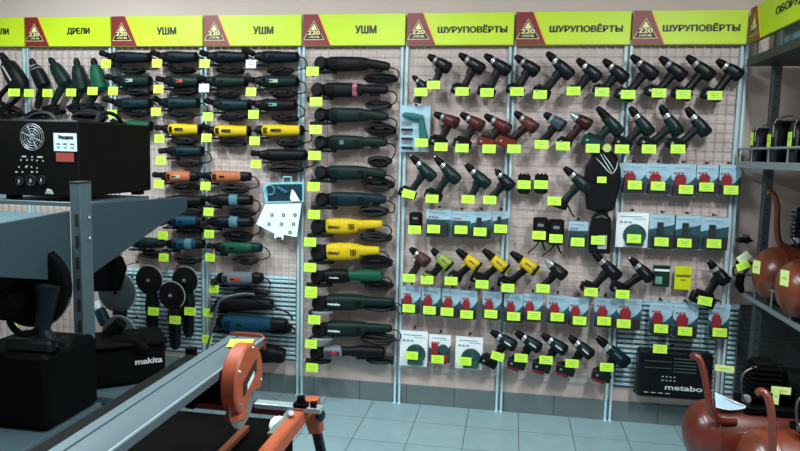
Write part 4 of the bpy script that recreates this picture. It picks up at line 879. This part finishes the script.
# neighbour machine at the very left
t = thing('red_machine', 'reddish machine side with grey top cut off by the left picture edge', 'machine', (-1.98, -1.35, 1.298))
obj('lower_shell', MB().box((-1.93, -1.42, 1.40), (.19, .3, .20), cm('machine_red', (.25, .04, .03)), ch=.02), t); obj('upper_shell', MB().box((-1.93, -1.42, 1.56), (.185, .29, .14), cm('machine_brown', (.10, .08, .07)), ch=.02), t)

# cut-off saw on the lower left shelf
t = thing('cutoff_saw', 'large dark cut-off saw with round guard under the left shelf', 'cut-off saw', (-1.45, -1.6, .415))
DK = mat('saw_dark', (.0015, .002, .0025), .65, spec=.06); DG = mat('saw_darkgrey', (.007, .011, .013), .5, spec=.12)
Ys = -1.62
c = aty(33, 285, Ys)
obj('blade_guard', MB().lathe(c+V((0, .02, 0)), (0, -1, 0), [(0, .17), (.006, .178), (.05, .178), (.056, .165), (.058, .05)], DK, 32), t)
obj('blade', MB().lathe(c+V((0, .004, -.012)), (0, -1, 0), [(0, .175), (.003, .175)], STEEL, 40), t)
obj('arm', MB().loft([aty(48, 285, Ys-.05), aty(46, 310, Ys-.05), aty(42, 330, Ys-.05), aty(52, 350, Ys-.05)], [.055, .035, .03, .045], [.03, .03, .03, .04], DG), t)
obj('motor', MB().lathe(aty(20, 300, Ys-.03), (0, -1, 0), [(-.0, .06), (.01, .066), (.10, .066), (.115, .05), (.117, .02)], DK, 24), t)
obj('handle', MB().tube(catmull([aty(12, 300, Ys-.05), aty(10, 322, Ys-.08), aty(22, 334, Ys-.10), aty(38, 330, Ys-.08)], 5), .014, DK, n=8), t)
a = aty(-30, 348, Ys-.10); b = aty(52, 408, Ys-.10)
obj('base', MB().box(((a.x+b.x)/2, Ys+.05, (.415+a.z)/2-.0), (b.x-a.x, .36, a.z-.415), DK, ch=.02), t)
obj('vice', MB().box(aty(30, 345, Ys-.08), (.22, .05, .05), DG, ch=.01).lathe(aty(68, 342, Ys-.08), (-1, 0, 0), [(0, .022), (.03, .022), (.032, .008), (.16, .008)], DG, 12), t)
# miter saw with lettering on the lower right shelf
t = thing('miter_saw', 'black miter saw with slanted white lettering between slotted post and tile saw', 'miter saw', (-1.32, -1.1, .43))
ex = V((.80, .60, 0)).normalized(); ey = V((-.60, .80, 0)).normalized()
c0 = aty(128, 366, -1.22)
obj('base', MB().box(V((c0.x-.09, -1.10, .53)), (.36, .26, .20), DK, ex, ey, Z, ch=.02), t)
obj('table_top', MB().box(V((c0.x-.09, -1.10, .64)), (.38, .29, .022), DK, ex, ey, Z, ch=.008), t)
cc = V((c0.x-.09, -1.10, .55))+ex*.10-ey*.131
lettering('lettering', 'makita', cc, ex, Z, .13, .030, mat('saw_lettering', (.55, .58, .58), .5), t, bold=.05)
obj('arm', MB().loft([aty(112, 352, -1.1), aty(110, 335, -1.1), aty(121, 322, -1.1)], [.05, .045, .03], [.05, .04, .03], DK), t)
obj('motor', MB().loft([aty(104, 352, -1.15), aty(118, 344, -1.15), aty(138, 343, -1.15), aty(148, 351, -1.15)], [.03, .05, .05, .03], [.04, .05, .05, .03], DK), t)
m = MB(); coil(m, aty(150, 346, -1.0), .08, .03, 5, .007, 8); obj('power_cord', m, t)
# black boxy tool under the bracket tip
t = thing('plunge_tool', 'black boxy tool hanging just under the sloping grey bracket', 'tool', aty(110, 289, -.35))
a = aty(110, 270, -.35); obj('body', poly([(90, 289), (122, 289), (128, 268), (124, 257), (113, 250), (90, 262)], -.33, DK, .09, .01), t)
obj('strap_knob', MB().lathe(aty(121.5, 254.5, -.43), (0, -1, 0), [(0, .008), (.006, .007)], CHROME, 10), t); hook(a, -.34)
# things on the wall seen between the rack parts
t = thing('tool_bottle', 'teal labelled bottle-like tool tilted beside the slotted post', 'tool', aty(104, 322, -.2))
obj('sleeve', MB().lathe(aty(99, 309, -.2), (aty(107, 326, -.2)-aty(99, 309, -.2)), [(0, .03), (.005, .038), (.11, .038), (.115, .03)], cm('sleeve_teal', (.01, .09, .12))), t); obj('nozzle', MB().lathe(aty(96, 301, -.2), (aty(107, 326, -.2)-aty(99, 309, -.2)), [(0, .022), (.05, .026), (.055, .02)], CARDW), t); hook(aty(100, 311, -.2), -.19)
tt = thing('price_card', 'small yellow-green price card glimpsed below the dark cut-off saw guard, far left', 'price tag', aty(14, 324, -.1)); ptag(tt, 14, 323, -.10, -30, .06, .04); obj('string', MB().tube([aty(14, 320, -.10), aty(14, 312, -.034)], .0012, CORD, n=5), tt)

# ================================================================ tile saw in the foreground
ORG = mat('saw_orange', (.34, .070, .026), .45); ALU = mat('brushed_aluminium', (.085, .125, .150), .45, .3, noise=.1, scale=90); ALUL = mat('aluminium_edge', (.45, .55, .60), .3, .6)
t = thing('tile_saw', 'orange bridge tile saw with long aluminium guide beam across the foreground', 'tile saw', (-.15, -2.6, 0))
xl, xr, yn, yf_ = -.226, -.105, -3.55, -2.12
o = [(0, 0), (.028, 0), (.030, -.006), (.034, -.006), (.036, 0), (.115, 0), (.118, .002), (.121, 0), (.121, -.026), (0, -.026)]
beam = obj('guide_beam', MB().prism(o, (xl, 0, 1.0), X, Z, -Y_, -yf_, -yn, ALU), t)
obj('beam_edge', MB().box((xr, (yn+yf_)/2, .9995), (.005, yf_-yn, .005), ALUL), beam)
obj('lower_rail', MB().box((-.165, (yn+yf_)/2, .955), (.05, yf_-yn, .026), DK, ch=.003), t)
obj('side_rail', MB().box((-.285, (yn+yf_)/2-.1, .935), (.085, yf_-yn, .05), mat('rail_black', (.0015, .002, .002), .6, spec=.06), ch=.006), t)
obj('end_plate', MB().prism([(-.004, -.04), (.125, -.04), (.125, .0), (.108, .012), (.02, .012), (-.004, .0)], (xl, yf_, 1.0), X, Z, Y_, .001, .006, ORG), t)
ptg = MB(); c = atz(240.5, 343, 1.005); ptg.box(c, (.075, .085, .0012), TAG, V((.96, .25, 0)), V((-.25, .96, 0))); ptg.box(c+V((0, 0, .001)), (.045, .010, .0006), TAGP, V((.96, .25, 0)), V((-.25, .96, 0))); obj('price_tag', ptg, beam)
# saw head
gx = -.052; gc = atx(250, 379, gx); R = .104
def arc(a0, a1, r_, n=22): return [(math.cos(math.radians(a0+(a1-a0)*i/n))*r_, math.sin(math.radians(a0+(a1-a0)*i/n))*r_) for i in range(n+1)]
o = arc(-35, 232, R)+[(-.085, -.095), (-.03, -.115), (.0, -.05), (.05, -.05)]
gd = obj('blade_guard', MB().prism(o, gc, Y_, Z, X, -.048, 0, ORG, .006), t)
o2 = [(-.050, -.035), (-.050, .005), (.045, .045), (.045, .010)]
obj('label_plate', MB().prism(o2, gc+V((.002, .0, .0)), Y_, Z, X, 0, .0015, SBLK), gd); obj('label_print', MB().prism([(-.030, -.022), (-.030, -.006), (.022, .018), (.022, .000)], gc+V((.004, 0, 0)), Y_, Z, X, 0, .001, CARDW), gd)
m = MB()
for a in (75, 150, -20, 215): m.lathe(gc+V((0, math.cos(math.radians(a))*.088, math.sin(math.radians(a))*.088)), (1, 0, 0), [(0, .006), (.004, .005)], CHROME, 8)
obj('bolts', m, gd)
obj('blade', MB().lathe(gc+V((-.026, .005, -.050)), (1, 0, 0), [(-.0014, .098), (.0014, .098), (.002, .03), (.004, .028)], mat('blade_steel', (.22, .27, .29), .35, .6), 40), t)
obj('motor', MB().lathe(gc+V((-.05, 0, -.02)), (-1, 0, 0), [(0, .06), (.02, .062), (.17, .062), (.18, .05)], DK, 20), t)
obj('carriage', MB().box((gc.x-.06, gc.y, .925), (.09, .16, .045), DK, ch=.008), t)
# table frame
zt_ = .70
obj('water_tray', MB().box((-.30, -2.64, .60), (.50, 1.34, .12), mat('tray_black', (.001, .001, .0012), .7, spec=.04), ch=.01), t)
obj('tray_top', MB().box((-.30, -2.64, .668), (.46, 1.28, .012), mat('tray_black', (.001, .001, .0012), .7, spec=.04)), t)
fr = MB().box((-.022, -2.66, .69), (.045, 1.50, .055), ORG, ch=.006); obj('frame_rail', fr, t)
obj('frame_rail', MB().box((-.60, -2.66, .69), (.045, 1.50, .055), ORG, ch=.006), t)
obj('frame_rail', MB().box((-.30, -1.905, .672), (.56, .03, .04), cm('frame_dark_red', (.13, .02, .015)), ch=.004), t)
obj('frame_rail', MB().box((-.30, -3.43, .675), (.56, .04, .045), ORG, ch=.004), t)
obj('inner_rail', MB().box((-.165, -2.72, .688), (.022, 1.2, .016), cm('rail_copper', (.30, .09, .045), .4, .2)), t)
a = atz(256, 403.5, .72); b = atz(322, 409.5, .72)
e = (b-a).normalized(); obj('rip_fence', MB().box((a+b)/2, ((b-a).length, .04, .018), ALUL, e, Z.cross(e), Z, ch=.002), t)
c = atz(301, 404.5, .735); k = obj('fence_clamp', MB().box(c, (.05, .035, .018), DK, e, Z.cross(e), Z, ch=.004).lathe(c+V((0, 0, .01)), (0, 0, 1), [(0, .016), (.02, .014), (.022, .006)], DK, 10).lathe(c+V((.035, 0, .005)), (1, 0, 0), [(0, .01), (.02, .012)], DK, 10), t)
obj('scale_bar', MB().box((-.045, -2.05, .712), (.028, .32, .010), mat('scale_olive', (.10, .13, .12), .5)), t)
c = atz(279, 427, .69); obj('roller_hub', MB().lathe(c, (.3, -.6, .75), [(0, .035), (.012, .034), (.014, .02), (.024, .018), (.026, .006)], CHROME, 18).lathe(c+V((.03, .03, .03)), (.3, -.6, .75), [(0, .012), (.02, .010)], STEEL, 10), t)
tl = aty(314, 405, -1.88); 
def leg(x, y, sx, sy):
    p0 = V((x, y, .70)); p1 = V((x+sx, y+sy, .0)); q = p0.lerp(p1, .16); l = obj('leg', MB().loft([q-(p1-p0)*.02, p0.lerp(p1, .5), p1+V((0, 0, .012))], [.017, .017, .017], [.017]*3, cm('leg_black', (.012, .02, .022), .4), B=(0, 1, 0), n=12, p=4), t)
    obj('leg_bracket', MB().loft([p0+V((0, 0, .02)), p0.lerp(p1, .05), q], [.030, .033, .026], [.028, .028, .024], ORG, n=12, p=4), l); obj('rubber_foot', MB().lathe(p1, (0, 0, 1), [(0, .024), (.02, .024), (.03, .018)], BLK2), l)
leg(-.010, -1.90, .10, .16); leg(-.60, -1.90, -.10, .14); leg(.015, -3.40, .12, -.14); leg(-.60, -3.40, -.10, -.14)
c = aty(317, 415, -1.90); obj('wing_knob', MB().lathe(c, (1, -.2, 0), [(-.02, .008), (0, .008), (.002, .02), (.02, .022), (.026, .016)], cm('knob_blue', (.01, .05, .08)), 10), t)
obj('transport_handle', MB().tube(catmull([aty(196, 372, -2.0), aty(207, 348, -2.0), aty(213, 324, -2.0), aty(218, 304, -2.0), aty(222, 299.5, -2.0), aty(230, 296.5, -2.0), aty(243, 294, -2.0), aty(254, 294.5, -2.0)], 6), .0045, mat('handle_grey', (.13, .17, .18), .3, .7), n=8), t)
obj('handle_stay', MB().box((-.42, -2.00, .80), (.03, .03, .22), DK), t)
obj('cable', MB().tube(catmull([aty(254, 294.5, -2.0), aty(257, 300, -1.98), aty(268, 304, -1.98), aty(276, 308, -1.96), aty(288, 313, -1.96), aty(293, 320, -1.95)], 6), .0035, CORD), t)

# ================================================================ right rack
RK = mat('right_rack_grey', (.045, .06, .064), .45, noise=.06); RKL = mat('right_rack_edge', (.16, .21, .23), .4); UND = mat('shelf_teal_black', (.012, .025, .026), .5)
t = thing('wall_rack', 'dark steel wall rack with three shelves along the right wall', 'shelf rack', (2.07, -.1, 0))
for y in (-.13, -1.36):
    u = obj('post', MB().box((2.085, y, 1.20), (.045, .04, 2.40), RK, ch=.003), t); m = MB(); z = .1
    while z < 2.1: m.lathe((2.085, y-.0205, z), (0, -1, 0), [(0, .006), (.001, .006)], SLOT, 8); z += .062
    obj('holes', m, u)
def shelf(x, z, th, rail, y0=-.085, y1=-1.45, m0=RK):
    obj('shelf', MB().box(((x+2.56)/2, (y0+y1)/2, z-th/2), (2.56-x, y0-y1, th), m0, ch=.002), t)
    obj('shelf_edge', MB().box((x, (y0+y1)/2, z-th/2), (.012, y0-y1, th+.006), RKL if m0 is RK else m0, ch=.002), t)
    if rail:
        m = MB().tube([(x, y0, z), (x, y0, z+rail), (x, y1, z+rail), (x, y1, z)], .0065, RKL, n=8); m.tube([(x, y0, z+rail), (2.5, y0, z+rail), (2.5, y0, z)], .006, RKL)
        y = y0-.22
        while y > y1: m.tube([(x, y, z), (x, y, z+rail)], .005, RKL); y -= .24
        obj('guard_rail', m, t)
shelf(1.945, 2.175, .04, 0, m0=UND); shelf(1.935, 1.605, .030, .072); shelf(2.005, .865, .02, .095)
for y in (-.16, -.52, -.9): obj('sign_bracket', MB().box((1.965, y, 2.235), (.012, .012, .11), RKL), t)
t = thing('pale_blue_carton', 'pale blue carton on the top shelf behind the sideways sign', 'carton', (2.12, -.62, 2.175)); obj('box_body', MB().box((2.13, -.62, 2.235), (.24, .42, .12), cm('carton_blue', (.20, .34, .42), .6), ch=.003), t); obj('tape', MB().box((2.13, -.62, 2.2955), (.05, .42, .001), CARDW), t)
# black inverters on the middle shelf
def inverter(x, y, h_, label, tg, dx=.12):
    t = thing('welding_inverter', label, 'welding inverter', (x, y, 1.605), 'black inverters on the middle shelf')
    o = [(-.055, 0), (.055, 0), (.055, h_*.7), (.03, h_*.95), (.0, h_), (-.03, h_*.95), (-.055, h_*.7)]
    obj('casing', MB().prism(o, (x, y, 1.606), Y_, Z, X, -dx, dx, cm('inverter_black', (.006, .006, .008), .35), .008), t)
    obj('strap', MB().tube(catmull([(x-dx-.004, y-.03, 1.605+h_*.6), (x-dx*.9, y-.02, 1.605+h_*1.02), (x-dx*.2, y, 1.605+h_*1.12), (x-dx*.6, y+.02, 1.605+h_*1.03), (x-dx-.006, y+.03, 1.605+h_*.5)], 5), .0035, mat('strap_grey', (.12, .14, .15), .5)), t)
    obj('socket', MB().lathe((x-dx-.001, y, 1.605+h_*.35), (-1, 0, 0), [(0, .018), (.008, .018), (.009, .012)], BLK2, 14), t)
    c = V((x-dx-.014, y-.01, 1.605+tg)); b = MB().box(c, (.045, .07, .0015), TAG, (0, -1, 0), Z, (-1, 0, 0)); b.box(c-V((.001, 0, 0)), (.03, .008, .0006), TAGP, (0, -1, 0), Z, (-1, 0, 0)); obj('price_tag', b, t)
inverter(2.08, -.235, .185, 'black welding inverter with strap, nearest the back wall on the middle shelf', .125)
inverter(2.10, -.43, .215, 'taller black welding inverter with strap, second from the back wall', .11)
inverter(2.12, -.64, .205, 'black welding inverter with strap, beside the blue-grey box on the middle shelf', .115)
t = thing('control_box', 'blue-grey metal box at the right picture edge on the middle shelf', 'box', (2.09, -.90, 1.605)); obj('casing', MB().box((2.10, -.90, 1.70), (.22, .20, .19), cm('box_bluegrey', (.14, .22, .27), .45), ch=.004), t); obj('knob', MB().lathe((1.989, -.88, 1.73), (-1, 0, 0), [(0, .012), (.012, .010)], BLK2, 12), t)
# compressors
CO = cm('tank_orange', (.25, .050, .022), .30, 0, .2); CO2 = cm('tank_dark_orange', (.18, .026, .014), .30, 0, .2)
def compressor(x0, x1, y, zc, r_, label, m, hpts, tgs, base, motor=True, group=None, mz=0):
    t = thing('air_compressor', label, 'air compressor', ((x0+x1)/2, y, base), 'orange tank air compressors')
    L = x1-x0
    tank = obj('tank', MB().lathe((x0, y, zc), (1, 0, 0), [(0, .01), (r_*.04, r_*.3), (r_*.14, r_*.6), (r_*.32, r_*.84), (r_*.55, r_*.96), (r_*.8, r_), (L-r_*.8, r_), (L-r_*.55, r_*.96), (L-r_*.3, r_*.84), (L-r_*.1, r_*.5), (L, .01)], m, 36), t)
    obj('weld_seam', MB().lathe((x0+r_*.8, y, zc), (1, 0, 0), [(0, r_), (.002, r_*1.012), (.008, r_*1.012), (.010, r_)], m, 36), tank)
    for xx in (x0+r_*.9, x1-r_*.9): obj('foot', MB().box((xx, y, (base+zc-r_*.75)/2), (.05, r_*1.2, zc-r_*.75-base), BLK2, ch=.006), t)
    if hpts: obj('handle', MB().tube(catmull(hpts, 6), .015, m, n=12), t)
    if motor:
        z0 = zc+r_*.92+mz; xm = (x0+x1)/2+.11
        obj('motor_mount', MB().box((xm, y, z0+.01), (L*.6, r_*1.2, .03), DK, ch=.004), t)
        mm = obj('motor', MB().lathe((xm-.02, y, z0+.11), (1, 0, 0), [(0, .05), (.01, .08), (.20, .08), (.22, .05)], DK, 20), t)
        f = MB()
        for i in range(7): f.box((xm-.10, y, z0+.06+.022*i), (.12, .13, .008), BLK)
        f.box((xm-.10, y, z0+.12), (.09, .10, .2), DK, ch=.01); obj('pump_head', f, t)
        obj('pressure_gauge', MB().lathe((xm-.17, y-.05, z0+.05), (-.6, -1, .2), [(0, .018), (.012, .019), (.014, .014)], STEEL, 16), t)
        obj('air_pipe', MB().tube(catmull([(xm-.13, y-.04, z0+.2), (xm-.2, y-.06, z0+.16), (xm-.19, y-.07, z0+.05), (xm-.12, y-.06, z0)], 5), .005, mat('pipe_dark', (.05, .05, .055), .4, .5)), t)
    for (px, py, yy, w_, h_, ex) in tgs:
        c = aty(px, py, yy); ex = V(ex).normalized(); b = MB().box(c, (w_, h_, .0012), mat('compressor_card', (.50, .62, .22), .6), ex, Z); b.box(c+ex.cross(Z)*.001, (w_*.6, h_*.15, .0006), TAGP, ex, Z); obj('price_tag', b, t)
a = aty(752, 262, -.42); compressor(a.x+.01, a.x+.48, -.42, 1.025, .145, 'orange tank compressor on the low shelf nearest the back wall', CO, [aty(768, 192, -.42), aty(773, 194, -.42), aty(777, 206, -.42), aty(777, 228, -.42), aty(780, 243, -.42), aty(790, 248, -.42)], [(756.5, 267, -.60, .045, .065, (.5, -1, 0))], .866)
a = aty(778, 275, -.80); compressor(a.x, a.x+.46, -.80, 1.020, .142, 'orange tank compressor on the low shelf, nearer one cut by the picture edge', CO, None, [(784.5, 278, -1.0, .045, .07, (.5, -1, 0))], .866)
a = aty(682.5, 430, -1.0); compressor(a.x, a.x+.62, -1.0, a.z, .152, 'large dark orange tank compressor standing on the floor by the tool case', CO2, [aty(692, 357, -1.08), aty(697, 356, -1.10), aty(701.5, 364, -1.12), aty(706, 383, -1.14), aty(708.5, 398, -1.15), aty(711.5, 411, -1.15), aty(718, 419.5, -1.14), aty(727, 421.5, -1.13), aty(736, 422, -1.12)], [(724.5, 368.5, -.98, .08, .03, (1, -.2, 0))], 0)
a = aty(737, 462, -1.32); compressor(a.x, a.x+.55, -1.32, a.z, .150, 'orange tank compressor on the floor at the bottom right corner', CO, [aty(758, 393, -1.40), aty(763, 391.5, -1.42), aty(769, 400, -1.44), aty(772, 420, -1.45), aty(772.5, 455, -1.45)], [(781, 390.5, -1.3, .07, .03, (1, -.4, .1)), (776, 396, -1.30, .022, .07, (1, -.3, 0))], 0)
t = thing('leaflet_bag', 'crumpled clear bag with pale blue leaflet lying on the dark orange floor compressor', 'bag', aty(728, 408, -.92))
q = [aty(x, y, yy) for x, y, yy in ((715, 393, -1.0), (722, 396, -1.03), (733, 402, -1.06), (746, 407, -1.08), (730, 409, -1.10), (716, 407, -1.10))]
lf = MB().add(q+[p+V((0, .004, -.004)) for p in q], [(0, 1, 2, 3, 4, 5), (11, 10, 9, 8, 7, 6)]+[(i, (i+1) % 6, 6+(i+1) % 6, 6+i) for i in range(6)], mat('leaflet_blue', (.35, .50, .60), .3)); obj('leaflet', lf, t)
obj('bag_film', MB().tube(catmull([q[0], q[2]+V((0, -.01, .006)), q[3], q[4]+V((0, -.008, 0)), q[5]], 5), .003, mat('plastic_sheen', (.65, .75, .8), .15)), t)
# cables with price cards at the shelf end
t = thing('cable_bundle', 'black cable bundle with yellow price cards hanging at the low shelf end', 'cable', aty(745, 290, -.12))
m = MB(); c = aty(743, 265, -.14); coil(m, c, .035, .03, 1, .004, 2); m.tube(catmull([aty(738, 262, -.15), aty(733, 270, -.15), aty(736, 276, -.16), aty(746, 272, -.16), aty(752, 262, -.15)], 5), .005, CORD); obj('cable_loops', m, t)
obj('plug_block', MB().loft([aty(741, 274, -.14), aty(739, 285, -.14), aty(742, 292, -.14)], [.02, .024, .014], [.02, .02, .014], DK), t)
ptag(t, 744, 257.5, -.20, 40, .07, .045, mat('pale_card', (.60, .68, .40), .6)); ptag(t, 743, 266, -.21, 25, .07, .04); hook(c, -.12)
t = thing('hose_fittings', 'small dark hose fittings hanging above the tagged cable bundle', 'fitting', aty(745, 243, -.1)); m = MB(); coil(m, aty(744, 240, -.10), .04, .014, 2, .005, 9); obj('hose', m, t); obj('valve', MB().lathe(aty(740, 236, -.10), (1, 0, 0), [(0, .012), (.03, .014), (.05, .009)], STEEL, 10), t); hook(aty(745, 240, -.1), -.09)
